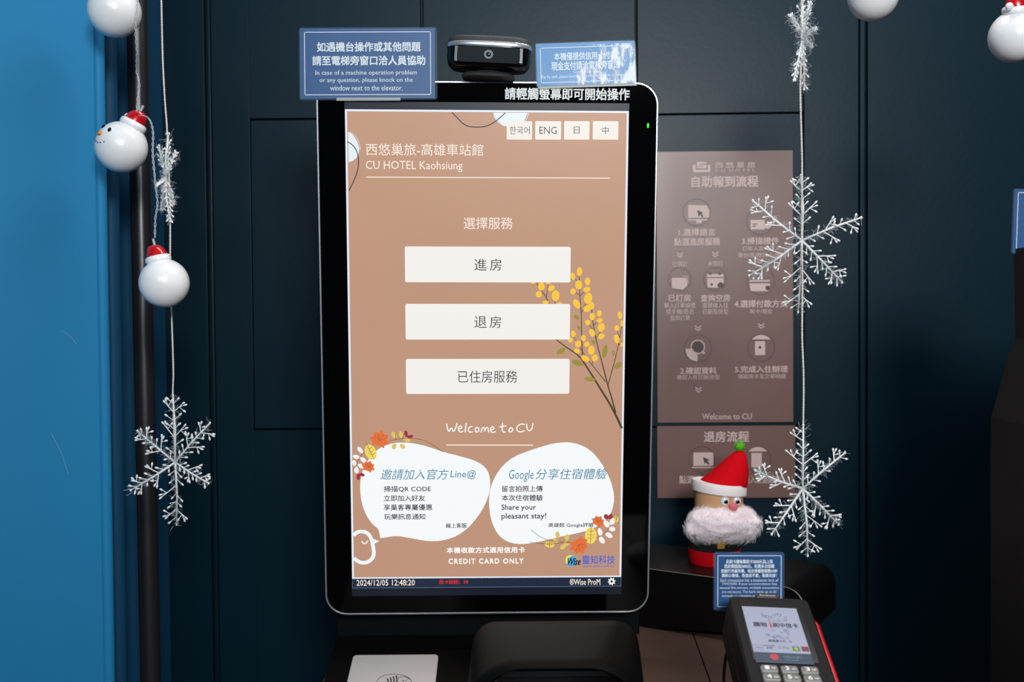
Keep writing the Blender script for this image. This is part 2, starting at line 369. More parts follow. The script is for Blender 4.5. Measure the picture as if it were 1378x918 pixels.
rim = MB(); n = len(out); inn = inset(out, .0024)
for loop, y in ((out, .006), (out, .0005), (inset(out, .0006), -.0006), (inset(out, .0018), -.0006), (inn, .0002), (inn, .004)): rim.v += [(a, y, b) for a, b in loop]
for Lp in range(5):
    for i in range(n): j = (i+1) % n; rim.f.append((Lp*n+i, Lp*n+j, (Lp+1)*n+j, (Lp+1)*n+i))
rim.build('rim', silver, kiosk, smooth=R(40), recalc=True)
MB().prism(ell(KP.uv(872, 169)[0], KP.uv(872, 169)[1], .0012, .0030, 0, 14), -.0004, .0005).build('power_light', lcd((30, 235, 45), 'led', 1.2), kiosk)
# stand behind it: neck and foot plate
DZ = .977                                       # desk height
inv = KP.mat().inverted()
nb = MB(); nb.tube([inv @ Vector((-.03, 1.43, DZ+.012)), inv @ Vector((-.03, 1.34, 1.25))], .035, 24); nb.build('neck', black_satin, kiosk, smooth=R(50))
ft = MB(); ft.prism(rrect(-.1, .1, -.07, .07, .03, 6), 0, .012, .002)
ft.v = [tuple(inv @ Vector((-.03+a, 1.45+c, DZ+.0125-b))) for a, b, c in ft.v]; ft.build('foot_plate', black_satin, kiosk, recalc=True)

# the display and everything shown on it
K = KP
scr = MB(); scr.poly(rectpx(K, 464.6, 138.2, 846.6, 803), -.0003)
def quad(a, b, c, d): return [K.uv(*a), K.uv(*b), K.uv(*c), K.uv(*d)]
tl, tr, br, bl = K.uv(464.3, 147.1), K.uv(846, 149.6), K.uv(835.7, 789.2), K.uv(474.2, 791.8)
X0, X1, Z0, Z1 = (tl[0]+bl[0])/2, (tr[0]+br[0])/2, (bl[1]+br[1])/2, (tl[1]+tr[1])/2
def R4(a, b, c, d): return [(b, d), (a, d), (a, c), (b, c)]
scr = MB(); scr.poly(R4(X0-.0006, X1+.0006, Z0-.010, Z1+.009), -.0002)
screen = scr.build('screen', lcd((12, 20, 36)), kiosk)
def spart(mb, name, rgb, **k):
    if len(mb.marks) > 1: return mb.split(name, lcd(rgb, **k), screen)
    return mb.build(name, lcd(rgb, **k), screen)
def stuff(o): o['kind'] = 'stuff'; return o
mm = .001; zb = Z0+.0128                         # top of the status bar
spart(MB().poly(R4(X0, X1, zb-.0005, Z1), -.0003), 'page_border', (228, 236, 248))
bg = MB().poly(R4(X0+.0022, X1-.0022, zb+.0012, Z1-.0022), -.0004)
mbg = lcd((190, 148, 122), k='page', vary=.10, vscale=3.5)
bg.build('page_background', mbg, screen)
spart(MB().poly(R4(X0, X1, Z0, zb-.0006), -.0003), 'status_bar_line', (84, 104, 128))
spart(MB().poly(R4(X0+.0006, X1-.0006, Z0+.0008, zb-.0007), -.0004), 'status_bar', (24, 38, 60))
LT = MB()
for s, a, b, c, d, of in (("西悠巢旅-高雄車站館", 492.7, 193.3, 650.5, 209.6, -.006), ("CU HOTEL Kaohsiung", 492.4, 216.6, 622.5, 231.4, -.006), ("選擇服務", 624, 292.5, 690, 308.5, -.004),
    ("2024/12/05 12:48:20", 479.9, 780, 558.3, 788, .004), ("®Wise ProM", 766.6, 778.6, 807.7, 787, .004)): text(LT, K, s, a, b, c, d, -.0007, of)
spart(LT, 'lettering_cream', (246, 232, 220))
LT = MB()
for s, a, b, c, d, of, sp in (("本機收款方式適用信用卡", 601.1, 736, 706.3, 744.2, .03, 1.1), ("CREDIT CARD ONLY", 603.6, 751.4, 704.6, 758.6, .03, 1.25)): text(LT, K, s, a, b, c, d, -.0007, of, sp)
spart(LT, 'lettering_white', (252, 250, 248))
LT = MB(); text(LT, K, "黑卡餘額：38", 590.7, 779.8, 630, 786, -.0007, .03); spart(LT, 'lettering_red', (190, 40, 55))
LN = MB(); LN.mark(); LN.strip(pline(K, [(493, 238.4), (821, 239.8)]), .0011, -.0007); LN.mark(); LN.strip(pline(K, [(600.5, 598.8), (717.3, 599)]), .0013, -.0007); spart(LN, 'rule_line', (244, 230, 220))
# gear
gp = []
for i in range(32):
    a = 2*math.pi*(i+.5)/32; rr = 5.3 if (i//2) % 2 else 3.7; gp.append((823+rr*math.cos(a), 782.4+rr*math.sin(a)))
spart(MB().poly(pline(K, gp), -.0007), 'settings_gear', (246, 240, 228)); spart(MB().poly(pline(K, ell(823, 782.4, 1.7, 1.7)), -.0009), 'gear_hole', (24, 38, 60))
# painted blobs and line at the top
def wob(pts, a=.35): return [(x+random.uniform(-a, a), y+random.uniform(-a, a)) for x, y in pts]
bl_ = MB(); bl_.mark(); bl_.poly(pline(K, wob(smooth2([(663.5, 152), (666, 160), (672, 166), (676, 169), (688, 171.5), (698, 169), (706, 163), (710, 152)], 2, False))), -.0005)
bl_.mark(); bl_.poly(pline(K, wob(smooth2([(468.4, 177.5), (474, 180), (480, 188), (484, 199), (482.5, 208), (478, 215), (468.8, 218.5)], 2, False))), -.0005)
spart(bl_, 'paint_blob', (226, 238, 244))
bo = MB()
for q in ([(664.5, 152), (667.5, 160), (673, 165.5)], [(705.5, 165), (709, 160), (711.5, 152)], [(470, 177.8), (477, 181), (483, 190), (485.3, 201)]): bo.strip(pline(K, smooth2(q, 2, False)), .0008, -.00055)
stuff(spart(bo, 'paint_stroke', (205, 208, 212)))
cl = MB(); cl.mark(); cl.strip(pline(K, smooth2([(608, 151.3), (613, 156), (620, 164), (628, 170), (640, 171.5), (655, 170.5), (668, 163), (680, 152)], 2, False)), .0012, -.0007)
cl.mark(); cl.strip(pline(K, smooth2([(467.5, 190.5), (476, 196), (482, 207), (483, 222), (479, 238), (469.5, 257)], 2, False)), .0011, -.0007); spart(cl, 'drawn_line', (28, 36, 54))
# buttons
def button(name, x0, y0, x1, y1, r, rgb, items, off=-.002):
    MB().poly(rectpx(K, x0, y0, x1, y1, r), -.0010).build(name, lcd(rgb), screen)
    tm = MB()
    for s, a, b, c, d in items: text(tm, K, s, a, b, c, d, -.0012, off)
    tm.build(name+'_lettering', lcd((52, 52, 56)), screen)
cb = (238, 232, 224)
button('language_button', 681.9, 163.2, 716, 188.1, .0012, cb, [("한국어", 685.8, 170.3, 712.8, 181)], 0)
button('language_button', 720.2, 163.2, 755.1, 188.1, .0012, cb, [("ENG", 725.8, 170.6, 749.2, 180.4)], -.008)
button('language_button', 759, 163.2, 793.2, 188.1, .0012, cb, [("日", 772, 170.6, 779.8, 180.2)], -.016)
button('language_button', 797.5, 163.2, 832.1, 188.1, .0012, cb, [("中", 810.2, 170.6, 819, 180.6)], -.016)
cw = (242, 239, 235)
button('service_button', 545.3, 332, 768, 380, .0022, cw, [("進", 638.3, 348.3, 655, 364.2), ("房", 659.3, 348.3, 675, 364.2)], -.006)
button('service_button', 546, 409, 767.2, 457, .0022, cw, [("退", 638.3, 425.5, 655, 441.3), ("房", 659, 425.5, 674.4, 441.3)], -.006)
button('service_button', 546.7, 483, 766.5, 530, .0022, cw, [("已住房服務", 616.3, 498.5, 696.2, 515)], -.006)
# yellow sprigs on the right
def zz(o, s, pts): return [(o[0]+x/s, o[1]+y/s) for x, y in pts]
FO = (700, 340); fs_ = 3.827; st = MB()
def fl(pts, wa, wb, y=-.0006):
    q = smooth2(zz(FO, fs_, pts), 2, False); n = len(q); st.strip(pline(K, q), [wa+(wb-wa)*i/(n-1) for i in range(n)], y)
fl([(524, 905), (475, 800), (400, 680), (350, 600), (305, 530), (240, 490), (183, 446)], .0030, .0011)
fl([(492, 825), (470, 745), (450, 680), (425, 580), (395, 470), (375, 370), (368, 290)], .0020, .0008); fl([(440, 665), (380, 590), (335, 535), (275, 430)], .0012, .0006)
fl([(320, 530), (316, 420), (315, 320), (306, 210), (303, 110)], .0013, .0008); fl([(450, 690), (478, 590), (503, 490), (518, 410), (526, 350)], .0012, .0007)
fl([(150, 262), (125, 215), (82, 155)], .0011, .0007); fl([(134, 230), (145, 160)], .0009, .0006); fl([(180, 262), (178, 240)], .0009, .0006)
for a, b in (((315, 310), (348, 240)), ((308, 225), (340, 190)), ((312, 270), (285, 245)), ((305, 160), (275, 125)), ((305, 215), (275, 205)), ((390, 440), (420, 400)), ((380, 375), (408, 335)), ((385, 410), (350, 365)), ((392, 440), (372, 412)), ((375, 575), (370, 545)), ((505, 480), (526, 455)), ((512, 440), (496, 395)), ((320, 300), (352, 285)), ((345, 285), (365, 275))):
    fl([a, b], .0008, .0006)
st.strip(pline(K, zz(FO, fs_, [(120, 210), (98, 218)])), .0006, -.0006); stuff(spart(st, 'sprig_stem', (74, 66, 46)))
lf = MB()
for cx, cy, rx, ry, an in ((210, 507, 26, 14, -30), (297, 568, 32, 15, 18), (358, 652, 28, 12, 8), (436, 508, 13, 36, 12), (505, 580, 24, 14, -35), (480, 518, 7, 17, -12), (290, 333, 17, 10, 35), (302, 387, 8, 13, -30), (378, 460, 13, 9, 35)):
    c = zz(FO, fs_, [(cx, cy)])[0]; lf.mark(); lf.poly(pline(K, ell(c[0], c[1], rx/fs_, ry/fs_, an, 14)), -.0007)
spart(lf, 'sprig_leaf', (156, 140, 62))
bd = MB()
for cx, cy, rx, ry, an in ((305, 98, 14, 23, 5), (272, 122, 11, 20, -15), (347, 148, 14, 20, 0), (301, 166, 18, 24, 0), (343, 190, 18, 14, -15), (272, 200, 14, 16, 0), (350, 235, 21, 29, 15), (291, 264, 16, 26, -30), (366, 273, 15, 20, 0), (345, 288, 22, 17, -30), (371, 329, 14, 19, 0), (407, 313, 12, 17, 10), (409, 349, 16, 12, -20), (348, 360, 14, 14, 0), (417, 385, 18, 23, 15), (370, 413, 15, 21, -25), (417, 431, 18, 14, -20),
    (326, 440, 13, 17, 0), (273, 418, 12, 17, -10), (258, 450, 13, 13, 0), (298, 470, 16, 18, 0), (343, 472, 14, 14, -20), (366, 503, 17, 24, 5), (292, 506, 16, 12, 30), (335, 545, 23, 15, 30), (384, 543, 15, 19, 15), (109, 174, 17, 21, 0), (66, 156, 13, 4, 0), (145, 158, 12, 5, 0), (160, 183, 19, 14, -30), (96, 215, 16, 17, 0), (182, 222, 20, 28, 5), (131, 256, 17, 9, 0), (203, 261, 14, 6, 0),
    (513, 322, 11, 19, -8), (524, 364, 8, 17, 0), (497, 388, 13, 15, 0), (497, 444, 14, 23, -12), (523, 473, 8, 12, 0)):
    c = zz(FO, fs_, [(cx, cy)])[0]; bd.mark(); bd.poly([(min(a, X1-.0024), b) for a, b in pline(K, ell(c[0], c[1], rx/fs_, ry/fs_, an, 14))], -.0008)
spart(bd, 'sprig_blossom', (248, 198, 62))
# speech bubbles
BL = zz((460, 570), 4.83, [(330, 126), (400, 122), (480, 130), (560, 150), (660, 185), (760, 210), (850, 235), (910, 265), (945, 300), (963, 350), (965, 420), (950, 480), (925, 540), (880, 610), (820, 680), (750, 730), (680, 755), (610, 765), (540, 762), (450, 745), (360, 729), (300, 737), (250, 745), (250, 745), (244, 705), (235, 682), (200, 655), (160, 600), (130, 520), (118, 430), (123, 350), (145, 280), (190, 210), (250, 155)])
BR_ = zz((650, 570), 4.83, [(545, 120), (610, 130), (680, 160), (740, 215), (790, 290), (830, 370), (852, 460), (850, 520), (830, 590), (780, 645), (700, 690), (600, 715), (480, 740), (380, 765), (300, 780), (220, 784), (150, 765), (95, 720), (60, 650), (42, 570), (38, 480), (50, 410), (80, 340), (130, 270), (200, 215), (290, 180), (380, 150), (460, 128)])
for q in (BL, BR_): spart(MB().poly(pline(K, smooth2(q, 1)), -.0006), 'speech_bubble', (244, 248, 251))
bt = MB()
for s, a, b, c, d in (("掃描QR CODE", 516.5, 653.7, 580, 662.3), ("立即加入好友", 516.5, 666.2, 572.2, 674.4), ("享巢客專屬優惠", 516.5, 678.4, 581.7, 686.7), ("玩樂訊息通知", 517, 691, 572.4, 699.2), ("線上客服", 600, 703.8, 628, 710.4),
    ("留言拍照上傳", 675.3, 653.4, 730.3, 661.8), ("本次住宿體驗", 675.3, 665.7, 730.3, 673.9), ("Share your", 674.8, 678.6, 721.4, 688.2), ("pleasant stay!", 674.8, 690.2, 734.9, 700), ("高雄館 Google評論", 738, 703.4, 798.7, 710.2)): text(bt, K, s, a, b, c, d, -.0009, .016)
spart(bt, 'bubble_lettering', (30, 42, 62))
bh = MB(); text(bh, K, "邀請加入官方", 511.8, 631, 604, 645.5, -.0009, -.004, 1, .25); text(bh, K, "Line@", 606, 632.5, 640.5, 645, -.0009, .004, 1, .1)
text(bh, K, "Google", 684.8, 632, 718, 648.5, -.0009, 0, 1, .15); text(bh, K, "分享住宿體驗", 720.5, 630.5, 817.3, 645, -.0009, -.008, 1, .2)
spart(bh, 'handwritten_lettering', (48, 128, 160))
# hand lettering "Welcome to CU"
hw = MB()
for q in ([(601, 570), (602, 576), (604, 582), (607.5, 574), (610, 582), (613.5, 576), (615, 569)], [(616.5, 577), (621.5, 576.5), (621, 573), (617.5, 573.5), (616.5, 578), (619, 582), (623.5, 580)], [(627.5, 569), (626.5, 575), (626, 582)], [(636, 574), (632, 574), (630, 578), (631.5, 582), (636.5, 581)],
    [(641, 575), (639, 578.5), (641, 582), (644.5, 580), (644.5, 576), (641, 575)], [(647.5, 582), (648.5, 575.5), (652, 575), (652.5, 582), (653, 576), (656.5, 574.5), (657.5, 582)], [(660, 578.5), (664.8, 577.5), (664, 574), (660.5, 575), (660, 580), (663, 582.5), (667, 580.5)],
    [(676.5, 569), (675.5, 577), (677, 582), (680.5, 581)], [(672, 574.5), (681.5, 573)], [(687, 575.5), (684.3, 578.5), (686, 582), (689.8, 580), (690, 576.5), (687, 575.5)],
    [(706, 571), (700, 570.5), (695, 575), (696, 580), (701, 581.5), (706, 579.5)], [(708.5, 570), (709, 577), (712, 580.5), (716, 577), (717, 569.5)]): hw.strip(pline(K, smooth2(q, 2, False)), .0014, -.0008)
stuff(spart(hw, 'handwritten_welcome', (250, 246, 240)))
# bird outline
bi = MB(); Z = lambda p: zz((430, 700), 6.56, p)
bi.strip(pline(K, smooth2(Z([(302, 135), (325, 108), (365, 97), (410, 104), (445, 135), (465, 185), (475, 240), (483, 290), (470, 335), (430, 370), (380, 378), (335, 360), (303, 335)]), 2, False)), .0046, -.0008)
bi.poly(pline(K, Z([(452, 150), (480, 166), (527, 184), (492, 204), (474, 215)])), -.0009); bi.strip(pline(K, smooth2(Z([(374, 182), (380, 200), (400, 208), (418, 198), (424, 180)]), 2, False)), .0014, -.0008)
spart(bi, 'bird_outline', (240, 244, 248))
# autumn leaves
def maple(cx, cy, r, ang, c0=0):
    out = []
    for i, k in enumerate((1.15, .72, 1.1, .68, 1.15, .62, .95, .5, .55, .5, .95, .62, 1.15, .68, 1.1, .72)):
        a = R(ang+i*22.5); out.append((cx+r*k*math.cos(a), cy+r*k*math.sin(a)))
    return smooth2(out, 1)
Z1_ = lambda p: zz((460, 570), 4.83, p); Z2_ = lambda p: zz((650, 570), 4.83, p)
og = MB(); yl = MB(); wt = MB(); mr = MB(); br2 = MB()
for Zf, x, y, r, a in ((Z1_, 245, 110, 66, -75), (Z1_, 172, 285, 44, -70), (Z2_, 620, 785, 66, 60), (Z2_, 745, 640, 44, -60)):
    c = Zf([(x, y)])[0]; og.mark(); og.poly(pline(K, maple(c[0], c[1], r/4.83, a)), -.0010)
    for da in (-60, -25, 20, 55): br2.strip(pline(K, [c, (c[0]+r*.7/4.83*math.cos(R(a+da)), c[1]+r*.7/4.83*math.sin(R(a+da)))]), .0004, -.0012)
for Zf, x, y, rx, ry, a in ((Z1_, 188, 185, 36, 52, -25), (Z2_, 700, 727, 38, 54, 3), (Z2_, 432, 785, 32, 20, 5), (Z2_, 866, 620, 14, 24, 10)):
    c = Zf([(x, y)])[0]; yl.mark(); yl.poly(pline(K, ell(c[0], c[1], rx/4.83, ry/4.83, a)), -.0010)
    for k in (-.45, 0, .4):
        q = (c[0]-math.sin(R(a))*ry/4.83*k, c[1]+math.cos(R(a))*ry/4.83*k)
        br2.strip(pline(K, [(q[0]-rx*.6/4.83, q[1]-2.4), q, (q[0]+rx*.6/4.83, q[1]-2.4)]), .0004, -.0012)
    br2.strip(pline(K, [(c[0]+math.sin(R(a))*ry/4.83*1.3, c[1]-math.cos(R(a))*ry/4.83*1.3), (c[0]-math.sin(R(a))*ry/4.83, c[1]+math.cos(R(a))*ry/4.83)]), .0005, -.0012)
for Zf, x, y, rx, ry, a in ((Z1_, 120, 172, 26, 13, 50), (Z1_, 95, 216, 24, 13, 15), (Z1_, 140, 236, 25, 13, 40), (Z1_, 82, 256, 13, 20, -20), (Z1_, 125, 276, 23, 13, 30), (Z1_, 95, 302, 15, 23, -15), (Z2_, 760, 705, 15, 27, -15), (Z2_, 772, 757, 16, 25, -35), (Z2_, 803, 652, 17, 24, -35), (Z2_, 818, 725, 26, 15, 30), (Z2_, 838, 684, 22, 16, 10), (Z2_, 840, 637, 17, 24, 25)):
    c = Zf([(x, y)])[0]; wt.mark(); wt.poly(pline(K, ell(c[0], c[1], rx/4.83, ry/4.83, a)), -.0009)
for Zf, x, y, rx, ry, a in ((Z1_, 418, 66, 11, 22, -10), (Z1_, 445, 84, 20, 11, -15), (Z1_, 108, 345, 12, 22, 0), (Z1_, 132, 332, 18, 11, 20), (Z2_, 800, 605, 15, 18, -30), (Z2_, 828, 604, 14, 18, 30)):
    c = Zf([(x, y)])[0]; mr.mark(); mr.poly(pline(K, ell(c[0], c[1], rx/4.83, ry/4.83, a)), -.0010)
lm = MB()
for Zf, x, y, rx, ry, a in ((Z1_, 340, 75, 15, 24, -35), (Z1_, 385, 72, 13, 23, -10), (Z1_, 425, 105, 24, 12, 15), (Z1_, 340, 148, 15, 20, 20), (Z1_, 395, 148, 20, 14, 45), (Z2_, 484, 722, 14, 22, -10), (Z2_, 470, 760, 22, 12, 25), (Z2_, 545, 740, 14, 22, 10), (Z2_, 520, 800, 22, 14, -35), (Z2_, 540, 780, 20, 12, 20)):
    c = Zf([(x, y)])[0]; lm.mark(); lm.poly(pline(K, ell(c[0], c[1], rx/4.83, ry/4.83, a)), -.0009)
for Zf, q in ((Z1_, [(75, 300), (95, 270), (110, 225), (145, 185)]), (Z1_, [(310, 112), (360, 100), (420, 95), (480, 95), (560, 115), (660, 185)]), (Z1_, [(350, 100), (352, 60)]), (Z1_, [(390, 98), (410, 60)]), (Z2_, [(740, 742), (790, 715), (840, 655)]), (Z2_, [(560, 775), (480, 765), (390, 750), (310, 690)]), (Z2_, [(560, 770), (430, 785), (300, 770)])):
    br2.strip(pline(K, smooth2(Zf(q), 2, False)), .0006, -.0011)
spart(wt, 'white_leaf', (246, 240, 240)); spart(lm, 'lime_leaf', (222, 196, 100)); spart(yl, 'yellow_leaf', (240, 214, 96)); spart(og, 'orange_leaf', (226, 112, 56)); spart(mr, 'maroon_berry', (158, 44, 66)); stuff(spart(br2, 'leaf_vein', (120, 78, 52)))
# supplier mark
spart(MB().poly(pline(K, ell(768.5, 754.8, 7.8, 7.4)), -.0007), 'globe_mark', (70, 170, 220)); spart(MB().poly(pline(K, [(761, 753), (762, 749), (766, 747), (771, 747.4), (766, 750), (763.5, 756), (764.5, 760), (761.5, 757)]), -.0008), 'globe_mark_glow', (240, 222, 96))
sb = MB(); text(sb, K, "Wise", 764, 750.5, 781.5, 760.5, -.0009, .03, 1, .4); spart(sb, 'mark_lettering', (22, 34, 60))
sb = MB(); text(sb, K, "靈知科技", 783.3, 747.2, 827.5, 759, -.0009, .014); text(sb, K, "www.wise.com.tw", 783.5, 760.2, 827, 763, -.0009, .01); spart(sb, 'company_lettering', (62, 96, 200))
bz = MB(); text(bz, K, "請輕觸螢幕即可開始操作", 679.5, 118.4, 847.3, 134.8, -.0006, .022); bz.build('bezel_lettering', mat('white_vinyl_letter', (250, 250, 250), rough=.6), kiosk)

# ============================================================ LAMINATED SIGNS
card = mat('blue_printed_card', (14, 76, 136), rough=.45, vary=.08, vscale=25)
whiteink = mat('white_print', (235, 242, 250), rough=.5)
film = mat('clear_laminate_film', (150, 185, 215), rough=.15, alpha=.06, bump=.2, bscale=90, spec=.4)
tapem = mat('cloudy_tape', (215, 220, 215), rough=.4, alpha=.55)
def sign(label, pts, Y, border, lines, margins=(1.5, 1.5, 3.2, 2), pl=None, card=card):
    pl = pl or plane_from_px(pts, Y); o = thing('laminated_sign', label, 'sign', pl.mat())
    us = [pl.uv(*q) for q in pts]; x0 = (us[0][0]+us[3][0])/2; x1 = (us[1][0]+us[2][0])/2; z1 = (us[0][1]+us[1][1])/2; z0 = (us[2][1]+us[3][1])/2
    px = (x1-x0)/max(1, abs(pts[1][0]-pts[0][0])); ml, mt, mr_, mb_ = [q*px for q in margins]
    MB().prism(rrect(x0, x1, z0, z1, .003, 4), -.0004, .0010).build('laminate', film, o)
    MB().prism(R4(x0+ml, x1-mr_, z0+mb_, z1-mt), 0, .0006).build('card', card, o)
    b = [pl.uv(*q) for q in border]; bx0 = (b[0][0]+b[3][0])/2; bx1 = (b[1][0]+b[2][0])/2; bz1 = (b[0][1]+b[1][1])/2; bz0 = (b[2][1]+b[3][1])/2
    m = MB(); t_ = .9*px
    for q in (R4(bx0, bx1, bz1-t_, bz1), R4(bx0, bx1, bz0, bz0+t_), R4(bx0, bx0+t_, bz0, bz1), R4(bx1-t_, bx1, bz0, bz1)): m.poly(q, -.0002)
    m.build('border_line', whiteink, o)
    m = MB()
    for s, a, b_, c, d, of in lines: text(m, pl, s, a, b_, c, d, -.00025, of)
    if lines: m.split('lettering', whiteink, o)
    return o, pl
S1, p1 = sign('larger blue laminated help notice taped on kiosk top left of the webcam', [(402, 37), (588, 36.3), (588.7, 134.5), (403, 134.5)], min(KP.w(x_, 134.5).y for x_ in (403, 588))-.003, [(409.3, 42.3), (580, 43), (579.8, 128.6), (409.9, 127.2)],
    [("如遇機台操作或其他問題", 426.5, 56.5, 566, 69.6, .026), ("請至電梯旁窗口洽人員協助", 420.3, 74.8, 572.3, 88, .026), ("In case of a machine operation problem", 424.5, 94.6, 561, 102.4, 0), ("or any question, please knock on the", 430, 104.6, 555.4, 112.2, 0), ("window next to the elevator.", 444.3, 114.8, 541.8, 121.8, 0)])
for a, b, c, d in ((453, 131.5, 539, 135.6),): MB().poly(rectpx(p1, a, b, c, d), -.0008).build('tape', tapem, S1)
S2, p2 = sign('smaller tilted blue laminated payment notice on kiosk top right of the webcam', [(718.5, 58), (855.5, 53.5), (857, 112.8), (722.5, 119.3)], min(KP.w(x_, 119.3).y for x_ in (722.5, 857))-.003, [(726, 64.6), (848.4, 60.5), (850.4, 107), (728.4, 113)],
    [("本機僅提供信用卡付款", 745.5, 69.8, 829.5, 80.4, .02), ("現金支付請洽電梯旁窗口", 742, 82, 833, 93.8, .02), ("Credit card only", 772, 93.8, 806, 99, 0), ("Pay by cash, please knock on the window next to the elevator", 729, 99.6, 846, 105.4, -.004)], margins=(1.5, 1.2, 1.8, 2.2), card=mat('pale_blue_card', (56, 138, 200), rough=.45, vary=.06, vscale=30))
MB().poly(rectpx(p2, 724, 114.5, 857, 117.5), -.0008).build('tape', tapem, S2)

# glare painted in pale noise over the right half of the payment notice
cmt = mat('painted_glare', (236, 244, 250), rough=.4); nt = cmt.node_tree; b_n = nt.nodes['Principled BSDF']
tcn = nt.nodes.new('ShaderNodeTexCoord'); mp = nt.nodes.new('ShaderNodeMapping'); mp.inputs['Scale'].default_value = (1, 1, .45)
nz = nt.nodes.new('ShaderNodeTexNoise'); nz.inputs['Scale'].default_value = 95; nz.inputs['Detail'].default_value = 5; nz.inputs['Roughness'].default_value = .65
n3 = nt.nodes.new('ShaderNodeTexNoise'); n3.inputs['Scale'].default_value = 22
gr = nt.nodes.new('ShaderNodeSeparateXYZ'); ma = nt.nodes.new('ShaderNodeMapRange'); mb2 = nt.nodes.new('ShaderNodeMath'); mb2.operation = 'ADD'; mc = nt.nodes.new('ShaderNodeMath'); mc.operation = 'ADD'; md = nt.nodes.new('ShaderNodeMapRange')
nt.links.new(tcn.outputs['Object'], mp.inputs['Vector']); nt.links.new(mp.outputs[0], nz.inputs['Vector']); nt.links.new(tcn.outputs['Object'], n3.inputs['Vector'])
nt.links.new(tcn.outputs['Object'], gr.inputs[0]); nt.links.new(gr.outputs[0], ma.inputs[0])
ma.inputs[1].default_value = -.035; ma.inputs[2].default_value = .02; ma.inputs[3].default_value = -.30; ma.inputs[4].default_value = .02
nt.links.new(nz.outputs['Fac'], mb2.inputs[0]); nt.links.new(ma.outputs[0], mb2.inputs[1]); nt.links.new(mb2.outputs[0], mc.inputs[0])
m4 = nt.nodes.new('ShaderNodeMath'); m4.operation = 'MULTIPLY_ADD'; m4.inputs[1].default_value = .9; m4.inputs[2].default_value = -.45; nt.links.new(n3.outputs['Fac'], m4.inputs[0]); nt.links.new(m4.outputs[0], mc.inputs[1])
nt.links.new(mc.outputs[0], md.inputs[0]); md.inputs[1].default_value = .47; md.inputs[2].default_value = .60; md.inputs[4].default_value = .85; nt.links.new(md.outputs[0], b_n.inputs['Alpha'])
MB().poly(rectpx(p2, 727, 60, 855, 114), -.0006).build('glare_patch', cmt, S2)

# ============================================================ WEBCAM
wc = P(657, 107, 1.205); wcT = thing('webcam', 'black webcam with silver band standing on top of the kiosk', 'webcam', Matrix.Translation(wc) @ Matrix.Rotation(R(3), 4, 'Y'))
px = 1.205/F
def sup(a, b, n=40, e=3.2):
    o = []
    for i in range(n):
        t_ = 2*math.pi*i/n; c, s = math.cos(t_), math.sin(t_); o.append((a*abs(c)**(2/e)*(1 if c > 0 else -1), b*abs(s)**(2/e)*(1 if s > 0 else -1)))
    return o
def loft(rows, cy=.0):
    m = MB(); n = 40
    for a, b, z in rows: m.v += [(x, y+cy, z) for x, y in sup(a, b)]
    for L_ in range(len(rows)-1):
        for i in range(n): j = (i+1) % n; m.f.append((L_*n+i, L_*n+j, (L_+1)*n+j, (L_+1)*n+i))
    m.f.append(tuple(range(n))[::-1]); m.f.append(tuple(range((len(rows)-1)*n, len(rows)*n))); return m
W2 = 56*px; D2 = .024
loft([(W2*.72, D2*.7, 11*px), (W2*.88, D2*.85, 12*px), (W2*.97, D2*.97, 17*px), (W2, D2, 25*px), (W2*1.0, D2, 38*px)]).build('body', mat('gloss_black_plastic', (6, 6, 8), rough=.2, spec=.35), wcT, smooth=R(50))
loft([(W2*1.008, D2*1.01, 38*px), (W2*1.018, D2*1.03, 39.5*px), (W2*1.01, D2*1.02, 43*px), (W2*1.0, D2, 44*px)]).build('silver_band', mat('webcam_silver', (190, 192, 200), rough=.35, metal=.7), wcT, smooth=R(60))
loft([(W2*1.0, D2*1.0, 44*px), (W2*.985, D2*.98, 49*px), (W2*.93, D2*.9, 52*px), (W2*.7, D2*.65, 53.5*px)]).build('top_cap', mat('charcoal_plastic', (48, 48, 50), rough=.6), wcT, smooth=R(50))
MB().prism(rrect(-.036, .036, 15*px, 36.5*px, .004), -D2-.0012, -D2+.004, .0005).build('front_window', mat('smoked_window', (3, 3, 4), rough=.05, spec=.08), wcT)
ln = MB(); ln.tube([(0, -D2-.0022, 26*px), (0, -D2, 26*px)], .0052, 20); ln.build('lens_ring', mat('lens_ring_plastic', (10, 10, 12), rough=.3), wcT)
MB().ball((0, -D2-.0018, 26*px), .0030, .0014, .0030).build('lens', mat('lens_glass', (20, 22, 40), rough=.05), wcT, smooth=True)
for s in (-1, 1): MB().box(s*W2*.76-.0022, s*W2*.76+.0022, -D2-.0006, -D2+.006, 16*px, 36*px).build('side_window', mat('grey_clear_plastic', (70, 72, 78), rough=.2), wcT, bevel=.0006)
loft([(.018, .012, 5*px), (.016, .010, 12*px)]).build('hinge', black_matte, wcT, smooth=R(50))
loft([(.030, .020, 0*px), (.031, .021, 3*px), (.028, .018, 6*px)]).build('foot', mat('charcoal_plastic', ()), wcT, smooth=R(50))

